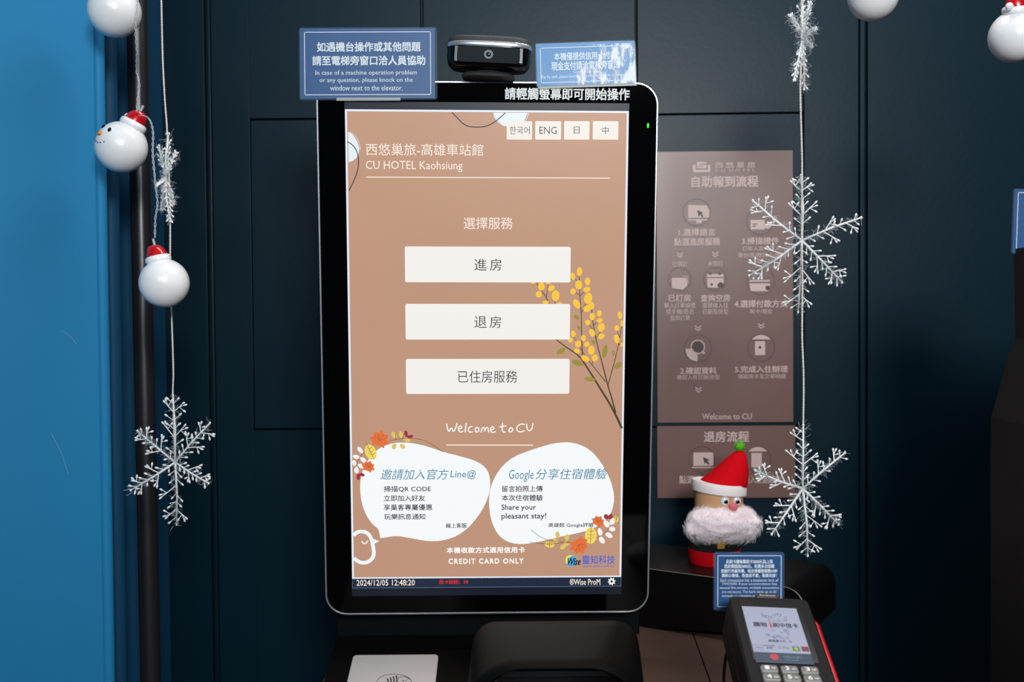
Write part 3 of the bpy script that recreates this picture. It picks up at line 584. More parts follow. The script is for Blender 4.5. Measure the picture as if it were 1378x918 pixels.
# ============================================================ DESK, CONSOLE, HOOD, CARD PAD
dk = thing('desk', 'brown wooden desk top carrying the kiosk, console and card terminal', 'desk', Vector((.2, 1.2, DZ-.03)))
deskm = mat('brown_desk_laminate', (84, 62, 51), rough=.5, bump=.3, bscale=300, vary=.12, vscale=30)
def dbox(n_, x0, x1, y0, y1, z0, z1, m_, p=dk): return MB().box(x0-p.location.x, x1-p.location.x, y0-p.location.y, y1-p.location.y, z0-p.location.z, z1-p.location.z).build(n_, m_, p, bevel=.001)
sx0 = P(978, 870, 1.39); sxa = Vector((.2955, 1.38)); sxb = Vector((.262, .80))
q1 = [(-.52, .70), (sxb.x-.0008, .70), (sxb.x-.0008, .8), (sxa.x-.0008, sxa.y), (sxa.x-.0008, 1.655), (-.52, 1.655)]
q2 = [(sxb.x+.0008, .70), (.62, .70), (.62, 1.655), (sxa.x+.0008, 1.655), (sxa.x+.0008, sxa.y), (sxb.x+.0008, .8)]
# the seam follows the board joint seen on the desk
def desk_px(px_, py_):
    d = ray(px_, py_); return CAM+d*((DZ-CAM.z)/d.z)
a_, b_ = desk_px(938, 868), desk_px(956, 918); dvv = (b_-a_)
a2 = a_-dvv*3.0; b2 = b_+dvv*3.0
yb = 1.63
def at_y(y): k = (y-a_.y)/dvv.y; return a_.x+dvv.x*k
for s, pts in ((-1, [(-.235, .78), (at_y(.78)-.001, .78), (at_y(yb)-.001, yb), (-.235, yb)]), (1, [(at_y(.78)+.001, .78), (.385, .78), (.385, yb), (at_y(yb)+.001, yb)])):
    m = MB(); m.prism([(x-.2, y-1.2) for x, y in pts], 0, .03); m.v = [(x, z, .03-y) for x, y, z in m.v]; m.build('board', deskm, dk, recalc=True)
for x, y in ((-.20, .82), (.35, .82), (-.20, 1.58), (.35, 1.58)): dbox('leg', x-.02, x+.02, y-.02, y+.02, 0, DZ-.03, black_satin)
# low black riser box behind the kiosk, rounded at its top right corner
zt = 1.062
fa, fb = P(877, 766, 1.0), P(1056, 790, 1.0)
def top_hit(px_, py_, z): d = ray(px_, py_); return CAM+d*((z-CAM.z)/d.z)
A, B = top_hit(877, 766, zt), top_hit(1056, 790, zt)
ang = math.atan2(B.y-A.y, B.x-A.x); Rz = Matrix.Rotation(ang, 4, 'Z')
rb = thing('riser_box', 'low black box with rounded corner behind the kiosk, santa doll standing on it', 'box', Matrix.Translation((A.x, A.y, DZ)) @ Rz)
lenx = (B-A).length+.026; h_ = zt-DZ
prof = [(-.10, 0), (0, 0), (lenx, .021)]+[(lenx-.026+.026*math.cos(R(a)), h_-.026+.026*math.sin(R(a))) for a in range(0, 91, 15)]+[(-.10, h_)]
MB().prism(prof, 0, .155, .0012).build('shell', mat('black_brown_lacquer', (9, 7, 7), rough=.4, spec=.3), rb, smooth=R(40))
MB().box(0, lenx-.03, .09, .15, 0, .022).build('plinth', black_matte, rb)
ed = MB(); ed.tube([(x, -.0002, z) for x, z in prof[3:]], .0006, 5); ed.build('edge_strip', mat('pale_edge', (120, 110, 104), rough=.4), rb)  # thin pale line along the rounded corner and top front edge

# sloped black console in front of the kiosk
cm = mat('console_brown_black', (12, 9, 8), rough=.5, spec=.15, bump=.1, bscale=400)
tz = 1.012; bk = top_hit(453, 857.5, tz); slope = R(17)
con = thing('sloped_console', 'wedge-shaped black console under the kiosk holding the silver card pad', 'console', Vector((bk.x+.2, 1.0, DZ)))
yw = R(3)
yA = bk.y; dy = (tz-DZ)/math.tan(slope); yF = yA-dy*1.0
pf = [(yF, .001), (yA, tz-DZ), (yA+.02, tz-DZ), (yA+.02, 0), (yF, 0)]
m = MB(); w0, w1 = bk.x, top_hit(640, 857.5, tz).x
for sgn, x in ((0, w0), (1, w1)): m.v += [(x-con.location.x, y-1.0, z) for y, z in pf]
m.f += [(0, 1, 2, 3, 4)[::-1], (5, 6, 7, 8, 9)] + [(i, (i+1) % 5, 5+(i+1) % 5, 5+i) for i in range(5)]
m.build('wedge', cm, con, recalc=True, bevel=.002)
MB().box(w0-con.location.x, top_hit(862, 857.5, tz).x-con.location.x, yA-1.0+.001, yA-1.0+.012, tz-DZ-.0, tz-DZ+.037).build('back_panel', mat('console_back', (5, 7, 8), rough=.5, spec=.1), con, bevel=.001)
# silver pad lying on the slope
CP = Plane((w0, yA, tz), Matrix.Rotation(-(math.pi/2-slope), 3, 'X'))
CP = Plane(CP.w(531, 900, -.006), CP.R)
if CP.R.col[2].z < 0: pass
pad = thing('card_pad', 'silver grey contactless card pad with wave symbol on the sloped console', 'card reader', CP.mat())
c0, c1, c2 = CP.uv(475.5, 881.5), CP.uv(590, 880.5), CP.uv(587, 918)
pts = rrect(c0[0], c1[0], c1[1]-.076, c1[1], .005, 6)
MB().prism(pts, 0, .005, .0007).build('plate', mat('brushed_silver', (206, 198, 195), rough=.38, metal=.15, bump=.05), pad, smooth=R(30))
sy = MB()
sy.strip(pline(CP, ell(530.5, 918, 23, 10.5, 0, 40)+[ell(530.5, 918, 23, 10.5, 0, 40)[0]]), .0006, -.0003)
for k in range(4):
    x = 521+k*4; r_ = 4+k*1.6; sy.strip(pline(CP, [(x-1+2.2*math.cos(R(a)), 917+r_*math.sin(R(a))) for a in range(-60, 61, 15)]), .0016, -.0003)
sy.strip(pline(CP, [(536, 914), (538, 911.5), (545, 911), (551, 914), (546, 916.5), (541, 915.5), (544, 919), (540, 921)]), .0008, -.0003)
sy.build('wave_symbol', mat('dark_print', (50, 44, 46), rough=.5), pad)

# hood: a rounded black cover arching forward, hollow in front
hd = thing('scanner_hood', 'matte black arched scanner hood below the kiosk screen', 'scanner', Vector(((P(750, 918, 1.0)).x, 1.0, DZ)))
# built as a lofted shell: rows from the back top to the front arch edge
def arch(px_l, px_r, px_top, Y, rad, n=10, bottom=DZ):
    a = P(px_l, 900, Y).x; b = P(px_r, 900, Y).x; top = P((px_l+px_r)/2, px_top, Y).z
    pts = [(a, Y, bottom)]
    for i in range(n+1):
        t_ = R(180-90*i/n); pts.append((a+rad+rad*math.cos(t_), Y, top-rad+rad*math.sin(t_)*1.0))
    for i in range(n+1):
        t_ = R(90-90*i/n); pts.append((b-rad+rad*math.cos(t_), Y, top-rad+rad*math.sin(t_)))
    pts.append((b, Y, bottom)); return pts
rows = [arch(640, 857, 858, 1.14, .018), arch(637, 858, 841, 1.13, .022), arch(636, 859.5, 836, 1.115, .027), arch(634, 862, 843, 1.08, .034), arch(630, 866, 862, 1.03, .044), arch(626, 870, 885, .98, .052), arch(624, 873, 896, .957, .056),
        arch(632, 866, 900, .955, .052), arch(646, 850, 899, .975, .045), arch(652, 845, 895, 1.03, .034), arch(655, 842, 893, 1.10, .03)]
m = MB(); n = len(rows[0])
for r_ in rows: m.v += [(a-hd.location.x, b-1.0, c-DZ) for a, b, c in r_]
for L_ in range(len(rows)-1):
    for i in range(n-1): m.f.append((L_*n+i, L_*n+i+1, (L_+1)*n+i+1, (L_+1)*n+i))
m.f.append(tuple(range(n)))
ho = m.build('cover', mat('hood_black', (6, 6, 6), rough=.55, spec=.08, bump=.12, bscale=700), hd, smooth=R(60), recalc=True)
def hb(nm, x0_, x1_, y0_, y1_, z0_, z1_, m_): return MB().box(x0_-hd.location.x, x1_-hd.location.x, y0_-1, y1_-1, z0_-DZ, z1_-DZ).build(nm, m_, hd, bevel=.001)
q0, q1_ = P(672, 908, 1.09), P(825, 908, 1.09)
hb('inner_bar', q0.x-.02, q1_.x+.02, 1.085, 1.095, P(700, 912, 1.085).z, P(700, 903, 1.085).z, mat('inner_grey', (46, 48, 52), rough=.5))
hb('inner_back', q0.x-.02, q1_.x+.02, 1.098, 1.102, DZ, 1.06, mat('deep_black', (5, 5, 6), rough=.6))
hb('inner_post', P(664, 910, 1.0).x, P(668.5, 910, 1.0).x, 1.0, 1.01, DZ, P(666, 906, 1.0).z, mat('inner_grey', ()))

# ============================================================ CARD TERMINAL
TRm = rv((-1.0805, .04124, .04451)); TP = Plane((.251, .9722, 1.1154), TRm)
term = thing('card_terminal', 'black payment terminal with red side band, lit display and grey keys', 'card terminal', TP.mat())
tblack = mat('terminal_black', (16, 14, 14), rough=.55, spec=.25, bump=.25, bscale=1200); tred = mat('terminal_red', (205, 22, 34), rough=.35)
# outline of the body on the display plane (px is only used to read the real size)
def trap(x0_, x1_, z1_, z0_, r_): return rrect(x0_, x1_, z0_, z1_, r_, 6)
sc0 = TP.uv(998.6, 815.8); sc1 = TP.uv(1071, 819.3); hwid = .0415
MB().prism(trap(-.0395, .041, .0475, -.118, .008), -.0035, .0225, .002).build('front_shell', tblack, term, smooth=R(35))
MB().prism(trap(-.0388, .0430, .044, -.120, .010), .0223, .0255).build('red_band', tred, term, smooth=R(35))
MB().prism(trap(-.0395, .0405, .0475, -.118, .010), .0253, .044).build('back_shell', tblack, term, smooth=R(35))
MB().tube([(.0435, .012, .035), (.0468, .013, .027), (.0474, .014, -.02), (.0474, .014, -.118)], [.0020, .0034, .0036, .0036], 10).build('side_rail', tred, term, smooth=R(60))
win = rrect(sc0[0]-.0035, sc1[0]+.0035, -.0385, .0415, .0015, 3)
MB().prism(win, -.0042, -.003).build('display_bezel', mat('terminal_bezel', (14, 13, 14), rough=.22), term)
TD = Plane(TP.w(1045, 855, -.0046), TRm); OFFY = -.0046
dsp = MB(); zs1 = TP.uv(1035, 817.5, OFFY)[1]; zs0 = TP.uv(1057, 892.5, OFFY)[1]; xs0 = (TP.uv(998.6, 815.8, OFFY)[0]+TP.uv(1017.4, 891, OFFY)[0])/2; xs1 = (TP.uv(1071, 819.3, OFFY)[0]+TP.uv(1096.2, 893.9, OFFY)[0])/2
dsp.poly(R4(xs0, xs1, zs0, zs1), OFFY); display = dsp.build('display', lcd((176, 182, 208), k='tlcd', es=.85), term)
hs = zs1-zs0; ws = xs1-xs0
def tq(u, v): return (xs0+u*ws, zs1-v*hs)
MB().poly([tq(1, .83), tq(0, .83), tq(0, 1), tq(1, 1)][::1], OFFY-.0002).build('display_footer', lcd((48, 66, 88)), display)
def ttext(mb, s, u0_, v0_, u1_, v1_, y, of=0.0, par_off=(0, 0)):
    vs, fs, a0, a1, b0, b1 = glyphs(s, of); mb.mark(); k = len(mb.v)
    x0_, z1_ = tq(u0_, v0_); x1_, z0_ = tq(u1_, v1_)
    mb.v += [(x0_+(u-a0)/(a1-a0)*(x1_-x0_), y-2e-5*q, z0_+(v-b0)/(b1-b0)*(z1_-z0_)) for u, v, q in vs]; mb.f += [tuple(i+k for i in f) for f in fs]
tt = MB(); yy = OFFY-.0003
ttext(tt, "購物", .12, .29, .37, .38, yy, .03); ttext(tt, "刷中信卡", .47, .29, .93, .38, yy, .03); ttext(tt, "請感應卡片", .31, .60, .62, .65, yy, .02)
ttext(tt, "Pay", .06, .735, .16, .775, yy, 0); ttext(tt, "SAMSUNG", .205, .70, .405, .725, yy, .01); ttext(tt, "pay", .25, .735, .36, .775, yy, .02); ttext(tt, "Q Pay", .45, .715, .65, .765, yy, 0)
for k in range(3): tt.strip([tq(.66+.022*k+.012*math.cos(R(a)), .625+(.012+.008*k)*math.sin(R(a))) for a in range(-60, 61, 20)], .0005, yy)
tt.strip([tq(*q) for q in ((.01, .705), (.18, .705), (.18, .795), (.01, .795), (.01, .705))], .0003, yy)
tt.build('display_lettering', lcd((58, 60, 82)), display)['kind'] = 'stuff'
ic = MB(); random.seed(3)
for ya, yb_, nn_ in ((.11, .26, 13), (.42, .57, 15)):
    for i in range(nn_):
        v = random.uniform(ya, yb_); hw_ = .29*math.sqrt(max(.1, 1-((v-.335)/.27)**2)); u = .52-hw_+2*hw_*((i+.5)/nn_)
        r_ = random.uniform(.018, .034); kk = random.choice((3, 4, 5, 12)); a0 = random.uniform(0, 360)
        pts = [tq(u+r_*math.cos(R(a0+360*j/kk)), v+r_*.75*math.sin(R(a0+360*j/kk))) for j in range(kk+1)]
        ic.strip(pts, .00045, yy)
ic.build('display_doodles', lcd((84, 92, 122)), display)['kind'] = 'stuff'
rd = MB(); rd.poly([tq(*q) for q in ell(.435, .285, .018, .014)], yy); rd.poly([tq(.415, .31), tq(.455, .31), tq(.455, .385), tq(.415, .385)], yy); rd.poly([tq(*q) for q in ell(.335, .905, .07, .055)], yy-.0001); rd.build('display_red_mark', lcd((196, 58, 74)), display)
MB().poly([tq(*q) for q in ((.70, .71), (.83, .71), (.83, .79), (.70, .79))], yy).build('display_green_mark', lcd((70, 128, 96)), display); MB().poly([tq(*q) for q in ((.86, .705), (.99, .705), (.99, .79), (.86, .79))], yy).build('display_maroon_mark', lcd((128, 48, 66)), display)
MB().poly([tq(*q) for q in ((.73, .73), (.80, .73), (.79, .775), (.74, .775))], yy-.0001).build('display_yellow_mark', lcd((196, 178, 70)), display)
ft_ = MB(); ttext(ft_, "中國信託銀行", .50, .875, .82, .925, yy, 0); ttext(ft_, "CTBC BANK", .50, .94, .74, .965, yy, 0); ft_.build('footer_lettering', lcd((112, 136, 150)), display)
# top badge
bdg = MB(); bdg.prism(rrect(-.0115, .0125, .0455, .0515, .0028, 4), -.0036, .004, .0006); bdg.build('badge', mat('badge_brown', (52, 34, 32), rough=.3), term)
bt_ = MB(); vs, fs, a0, a1, b0, b1 = glyphs("SymLink", .01); k = 0
bt_.v += [(-.0075+(u-a0)/(a1-a0)*.016, -.0038-2e-5*q, .0472+(v-b0)/(b1-b0)*.0024) for u, v, q in vs]; bt_.f += fs; bt_.build('badge_lettering', mat('badge_print', (225, 220, 215), rough=.5), term)
# keys
kc = [TP.uv(970+x/7.17, 790+y/7.17, -.005) for x, y in ((467, 800), (663, 808), (858, 816), (488, 883))]
kdx = (kc[2][0]-kc[0][0])/2; kdz = kc[0][1]-kc[3][1]; kx = (kc[0][0]+kc[2][0])/2-kdx; kz = (kc[0][1]+kc[1][1]+kc[2][1])/3
labels_ = ["1", "2", "3", "4", "5", "6", "7", "8", "9", "*", "0", "#"]; sub_ = ["QZ", "ABC", "DEF", "GHI", "JKL", "MNO", "PRS", "TUV", "WXY", "", "", ""]
keym = mat('grey_rubber_key', (150, 148, 146), rough=.5); keyp = mat('key_print', (245, 240, 235), rough=.5); keyface = mat('key_face_grey', (112, 108, 106), rough=.5)
for i in range(12):
    cx = kx+kdx*(i % 3); cz = kz-kdz*(i//3)
    key = MB().prism(rrect(cx-kdx*.42, cx+kdx*.42, cz-kdz*.40, cz+kdz*.40, .002, 3), -.0075, -.003, .0012).build('key', keym, term, smooth=R(30))
    MB().poly(rrect(cx-kdx*.35, cx+kdx*.36, cz-kdz*.27, cz+kdz*.32, .001, 2), -.0077).build('key_face', keyface, key)
    km = MB()
    for s, xa_, xb_, za_, zb_ in ((labels_[i], -.24, -.02, -.2, .22), (sub_[i], .08, .30, -.16, .06)):
        if not s: continue
        vs, fs, a0, a1, b0, b1 = glyphs(s, .03 if len(s) == 1 else .01); k = len(km.v)
        km.v += [(cx+kdx*(xa_+(u-a0)/(a1-a0)*(xb_-xa_)), -.0079-2e-5*q, cz+kdz*(za_+(v-b0)/(b1-b0)*(zb_-za_))) for u, v, q in vs]; km.f += [tuple(j+k for j in f) for f in fs]
    km.build('key_lettering', keyp, key)
# stand of the terminal
tinv = TP.mat().inverted(); base = TP.mat() @ Vector((0, .03, -.03))
sp = MB(); sp.tube([tinv @ Vector((base.x, base.y, DZ+.008)), tinv @ Vector((base.x, base.y, base.z))], .018, 18); sp.build('stand_post', black_satin, term, smooth=R(50))
sp = MB(); sp.tube([tinv @ Vector((base.x, base.y, DZ+.0005)), tinv @ Vector((base.x, base.y, DZ+.009))], .05, 28); sp.build('stand_base', black_satin, term, smooth=R(50))
# sign 3, fixed behind the terminal
S3, p3 = sign('small blue laminated transaction limit notice standing behind the card terminal', [(959.5, 743), (1055.5, 743), (1056, 822), (960.5, 822)], 1.045, [(965, 747.5), (1051.5, 747.5), (1051.5, 817), (966, 817)],
    [("此刷卡機每筆刷卡3000元為上限", 977, 753, 1040, 758.6, .03), ("若房費超過3000元，則需多次授權", 974.5, 759.4, 1042, 765, .03), ("因銀行作業所需，每次授權間隔需60秒", 970.5, 765.8, 1046, 771.2, .03), ("請耐心等候，若造成不便，敬請見諒！", 971, 772, 1045, 777.2, .03),
     ("Each transaction has a maximum limit of", 969.5, 778.6, 1047.5, 783, 0), ("TWD3000. If your accommodation fees", 971.5, 784, 1045.5, 788.4, 0), ("exceed this amount, multiple transactions", 968.5, 789.2, 1048.5, 793.6, 0), ("are necessary. The bank takes up to 60", 971.5, 794.6, 1045, 799, 0), ("seconds to complete each transaction.", 971.5, 800, 1044.5, 804.4, 0)], margins=(1.8, 1.2, 1.8, 2))
bp_ = TP.mat() @ Vector((0, .02, .046))
# cable of the terminal
cb_ = thing('terminal_cable', 'thin black cable looping down behind the left side of the card terminal', 'cable', desk_px(975, 918))
cpts = [P(990, 868, 1.03), P(984, 868, 1.03), P(979, 876, 1.03), P(976, 890, 1.03), P(974.5, 905, 1.03), P(974.5, 925, 1.03), P(978, 950, 1.03), P(990, 990, 1.04)]
cpts[-1].z = DZ+.003; cpts[-2].z = DZ+.01
sm3 = []
for i in range(len(cpts)-1):
    for k in range(4):
        t_ = k/4; a, b = cpts[i], cpts[i+1]; p_ = cpts[max(0, i-1)]; n_ = cpts[min(len(cpts)-1, i+2)]
        sm3.append(.5*((2*a)+(b-p_)*t_+(2*p_-5*a+4*b-n_)*t_*t_+(3*a-p_-3*b+n_)*t_**3))
sm3.append(cpts[-1])
MB().tube([q-cb_.location for q in sm3], .0016, 8).build('cord', mat('cable_black', (10, 10, 11), rough=.4), cb_, smooth=True)

# ============================================================ SECOND KIOSK at the right edge
Yk = 1.08
ks = thing('black_kiosk_stand', 'black kiosk with flared lower body cut off by the right picture edge', 'kiosk', Vector((P(1390, 500, Yk).x, Yk, 0)))
pts = [P(1364, 335, Yk), P(1365.5, 420, Yk), P(1366.6, 457, Yk), P(1355.7, 483, Yk), P(1344, 526, Yk), P(1333.5, 562, Yk), P(1333, 918, Yk)]
ol = [(q.x-ks.location.x, q.z) for q in pts]; ol.append((ol[-1][0], 0)); ol += [(.34, 0), (.34, ol[0][1])]
MB().prism(ol, -.25, 0, .004).build('body', mat('stand_black', (6, 6, 7), rough=.6), ks)
rp = rrect(ol[0][0]+.02, .31, 1.13, ol[0][1]-.02, .01)
MB().prism(rp, -.2525, -.248, .001).build('front_glass', black_glass, ks)
S4, p4 = sign('blue laminated notice cut off by the right picture edge above the black stand', [(1359.8, 253.5), (1500, 257), (1502, 345), (1364.6, 342.3)], Yk-.004, [(1366.5, 258.5), (1494, 262), (1496, 339), (1370.5, 336.5)], [], margins=(1.8, 1.2, 1.8, 2))

# ============================================================ SANTA DOLL
sf = top_hit(962, 764, zt); rs = .0375
SP = Vector((P(961.5, 764, sf.y+rs).x, sf.y+rs, zt)); kk = SP.y/F
san = thing('santa_doll', 'felt santa doll with red hat, googly eyes and fluffy white beard on the riser box', 'doll', SP)
def sxp(px_, py_, dy=0): q = P(px_, py_, SP.y+dy); return q-SP
felt_red = mat('red_felt', (208, 8, 24), rough=.95, bump=.6, bscale=900, spec=.1); felt_w = mat('white_felt', (250, 238, 238), rough=.9, bump=.5, bscale=900)
felt_k = mat('black_felt', (14, 13, 15), rough=.95, bump=.5, bscale=900); skin = mat('tan_card_face', (222, 170, 122), rough=.7)
zb_ = [sxp(962, y).z for y in (764, 738, 716, 692, 650)]
h = lambda py: max(0, sxp(962, py).z)
MB().lathe([(rs*.98, 0.0), (rs, .002), (rs, h(738)), (rs*.985, h(737))], 40).build('red_base', felt_red, san, smooth=R(50))
MB().lathe([(rs*.97, h(738)), (rs*.975, h(690))], 40).build('coat', felt_k, san, smooth=R(50))
MB().lathe([(rs*.93, h(695)), (rs*.93, h(652)), (rs*.8, h(649))], 40, c=(6*kk, 0, 0)).build('head', skin, san, smooth=R(50))
bk_ = MB(); c = sxp(970.5, 733, -rs-.003); bk_.prism(rrect(c.x-.0055, c.x+.0055, c.z-.0065, c.z+.0065, .0015, 3), c.y, c.y+.004, .0008)
bk_.build('buckle', mat('gold_glitter', (205, 165, 80), rough=.35, metal=.8, bump=1, bscale=1500), san)
# hat: soft cone whose tip leans to the right
tipv = sxp(996, 606, .006); bx = sxp(967.5, 654, 0)
hm = MB(); prof_ = []; nL = 14
for i in range(nL+1):
    t_ = i/nL; z = h(655)+(tipv.z-h(655))*t_; r_ = rs*1.0*(1-t_)**.74+.0035*t_
    prof_.append((max(r_, .003), z))
def lean(i):
    t_ = i/nL; return ((tipv.x-bx.x)*(t_**.75)*1.0+bx.x*1.0-.0, .006*t_)
hm.lathe(prof_, 32, shift=lean)
tl_ = math.tan(R(-6))
hm.v = [(x, y, z+(x-bx.x)*tl_*(1-max(0, min(1, (z-h(655))/.05)))) for x, y, z in hm.v]
hm.build('hat', felt_red, san, smooth=R(60))
bm_ = MB(); rbm = rs*1.03
bm_.lathe([(rbm*.96, h(662)), (rbm*1.02, h(661.5)), (rbm*1.03, h(652)), (rbm*.98, h(648)), (rbm*.94, h(648.5))], 36, shift=lambda i: (bx.x, 0))
bm_.v = [(x, y, z+(x-bx.x)*tl_) for x, y, z in bm_.v]; bm_.build('hat_band', felt_w, san, smooth=R(60))
pm = MB(); random.seed(5)
pm.ball(sxp(995.5, 601, .006), .0072, seg=20, rings=14)
cc = sxp(995.5, 601, .006)
pm.v = [tuple(cc+(Vector(v)-cc)*(1+.18*noise.noise(Vector(v)*500))) for v in pm.v]
for i in range(260):
    d = Vector((random.gauss(0, 1), random.gauss(0, 1), random.gauss(0, 1))).normalized(); pm.tube([cc+d*.0055, cc+d*.0088+Vector((random.uniform(-1, 1), random.uniform(-1, 1), random.uniform(-1, 1)))*.001], [.0003, .00015], 3)
pm.build('pompom', mat('green_fuzz', (96, 176, 28), rough=.9), san, smooth=True)
for ex, ey in ((968.5, 668.5), (985, 669.5)):
    q = sxp(ex, ey, 0); q.y = -math.sqrt(max(0, (rs*.93)**2-(q.x-6*kk)**2))-.001
    MB().ball(q, .0066, .0032, .0066).build('eye', mat('googly_white', (240, 240, 244), rough=.12, coat=1), san, smooth=True)
    pu_ = q+Vector((.0012, -.0029, -.0008)); MB().ball(pu_, .0030, .0010, .0030).build('pupil', mat('pupil_black', (8, 8, 10), rough=.15), san, smooth=True)
q = sxp(979.5, 676, 0); q.y = -math.sqrt((rs*.93)**2-(q.x-6*kk)**2)-.004
MB().ball(q, .0068, .006, .006).build('nose', mat('pink_felt_nose', (226, 112, 122), rough=.9, bump=.4, bscale=900), san, smooth=True)
# beard: cotton wool with loose fibres
bc = sxp(972.5, 704, -rs*.55); brx, brz, bry = 49*kk, 25*kk, .034
bd_ = MB(); bd_.ball((0, 0, 0), 1, seg=72, rings=44)
def beard_pt(v):
    d = Vector(v); n1 = noise.fractal(d*2.2+Vector((3, 1, 2)), 1, 2, 4); n2 = noise.noise(d*14)
    s_ = 1+.13*n1+.035*n2
    z = d.z*brz*s_
    if d.z < 0: z *= 1.08-.12*math.cos(d.x*3)
    return bc+Vector((d.x*brx*s_, d.y*bry*s_, z+.006*(-abs(d.x)**2)*.3))
bd_.v = [tuple(beard_pt(v)) for v in bd_.v]
bd = bd_.build('beard', mat('cotton_wool', (255, 238, 242), rough=1, bump=.4, bscale=500, sss=.2), san, smooth=True)
fz = MB(); random.seed(11)
for i in range(4200):
    d = Vector((random.gauss(0, 1), -abs(random.gauss(0, 1))+.35, random.gauss(0, 1))).normalized(); p0 = Vector(beard_pt(d))
    tg = Vector((random.gauss(0, 1), random.gauss(0, .5), random.gauss(0, .9))); tg = (tg-d*tg.dot(d)).normalized()
    l_ = random.uniform(.004, .011); lift = random.uniform(.1, .45)
    fz.tube([p0-(p0-bc)*.02, p0+tg*l_*.5+d*l_*lift*.6, p0+tg*l_+d*l_*lift*.5+Vector((0, 0, -.001))], [.00012, .00014, .00006], 3, cap=False)
fo = fz.build('fibre_fuzz', mat('cotton_fibre', (255, 246, 248), rough=1), bd); fo['kind'] = 'stuff'

# ============================================================ SNOWMAN BULBS
glossw = mat('white_bulb_plastic', (250, 250, 251), rough=.25, sss=.08, coat=.3); redp = mat('red_bulb_hat', (200, 16, 28), rough=.25, coat=.4)
def snowman(label, px_, py_, rpx, Y, hat, face, pom=(.46, -.1)):
    c = P(px_, py_, Y); r_ = rpx*Y/F; up = Vector(hat).normalized(); f_ = Vector(face); f_ = (f_-up*f_.dot(up)).normalized()
    right = up.cross(f_)*-1; Rm = Matrix((right, -f_, up)).transposed()      # local -y is the face
    Mx = Rm.to_4x4(); Mx.translation = c
    o = thing('snowman_bulb', label, 'ornament', Mx, 'snowman fairy light bulbs')
    MB().ball((0, 0, 0), r_, seg=40, rings=26).build('bulb', glossw, o, smooth=True)
    MB().lathe([(r_*.42, r_*.84), (r_*.50, r_*.88), (r_*.53, r_*.98), (r_*.50, r_*1.10), (r_*.40, r_*1.16)], 28).build('hat_brim', glossw, o, smooth=R(80))
    MB().lathe([(r_*.42, r_*1.12), (r_*.40, r_*1.22), (r_*.33, r_*1.42), (r_*.24, r_*1.55), (r_*.12, r_*1.60)], 24, shift=lambda i: (-.02*r_*i*i*.3, 0)).build('hat', redp, o, smooth=R(80))
    MB().ball((r_*pom[0], r_*pom[1], r_*1.18), r_*.15, seg=16, rings=10).build('pompom', glossw, o, smooth=True)
    MB().tube([(0, 0, r_*1.55), (0, 0, r_*1.85)], r_*.05, 8).build('socket', mat('clear_wire', ()), o)
    def onb(a, b, k=1.0):                       # a: sideways, b: height, on the ball's face
        return Vector((a*r_, -math.sqrt(max(0, 1-a*a-b*b))*r_*k, b*r_))
    for s in (-1, 1):
        MB().ball(onb(s*.26, .38), r_*.10, r_*.05, r_*.10, 14, 8).build('eye', mat('eye_black', (12, 12, 14), rough=.3), o, smooth=True)
    a = onb(0, .10); nm = MB(); nm.tube([a+Vector((0, r_*.03, 0)), a+Vector((0, -r_*.02, 0)), a+Vector((.22*r_, -r_*.06, -r_*.10))], [r_*.10, r_*.09, r_*.01], 10)
    nm.build('nose', mat('carrot_orange', (225, 140, 30), rough=.4), o, smooth=R(60))
    mm_ = MB()
    for k in range(6):
        t_ = -1+2*k/5; mm_.ball(onb(t_*.38, -.26+.13*t_*t_), r_*.030, seg=6, rings=4)
    mm_.build('mouth', mat('eye_black', ()), o, smooth=True)
    return o
mat('clear_wire', (205, 210, 215), rough=.25, alpha=.75)
snowman('white snowman bulb cut off by the top edge above the blue left wall', 154, 15, 34.5, 1.275, (.1, 0, 1), (-.3, 1, .2))
snowman('white snowman bulb with face turned left and red hat tilted right', 163.3, 198, 34, 1.28, (.47, .03, .88), (-.50, -.76, .41))
snowman('lowest white snowman bulb with upright red hat in front of black pipe', 221, 381, 32.8, 1.20, (-.22, -.05, 1), (.2, 1, 0), (0, -.46))
snowman('white snowman bulb without visible hat at the top edge right of the kiosk', 1175, -6, 33.3, 1.12, (.25, .1, 1), (-.95, -.28, .15))
snowman('white snowman bulb with red hat cut off by the right picture edge', 1366.5, 49, 34.2, 1.10, (-.12, -.30, .93), (.7, .7, 0), (-.05, .56))
def curve_pts(pts, Y, sub=5, wig=0):
    v = [P(q[0], q[1], Y+(q[2] if len(q) > 2 else 0)) for q in pts]; o = []
    for i in range(len(v)-1):
        a, b = v[i], v[i+1]; p_ = v[max(0, i-1)]; n_ = v[min(len(v)-1, i+2)]
        for k in range(sub):
            t_ = k/sub; o.append(.5*((2*a)+(b-p_)*t_+(2*p_-5*a+4*b-n_)*t_*t_+(3*a-p_-3*b+n_)*t_**3))
    o.append(v[-1]); return o
def twisted(mb, path, r_, turns_per_m=160, amp=.0006):
    L_ = 0; A = []; B = []
    dense = []
    for i in range(len(path)-1):
        n_ = max(2, int((path[i+1]-path[i]).length/.0016))
        for k in range(n_): dense.append(path[i].lerp(path[i+1], k/n_))
    for i, p_ in enumerate(dense):
        if i: L_ += (p_-dense[i-1]).length
        a = L_*turns_per_m*2*math.pi; o = Vector((math.cos(a), math.sin(a), 0))*amp; A.append(p_+o); B.append(p_-o)
    mb.tube(A, r_, 5); mb.tube(B, r_, 5)
wire = mat('clear_wire', ())
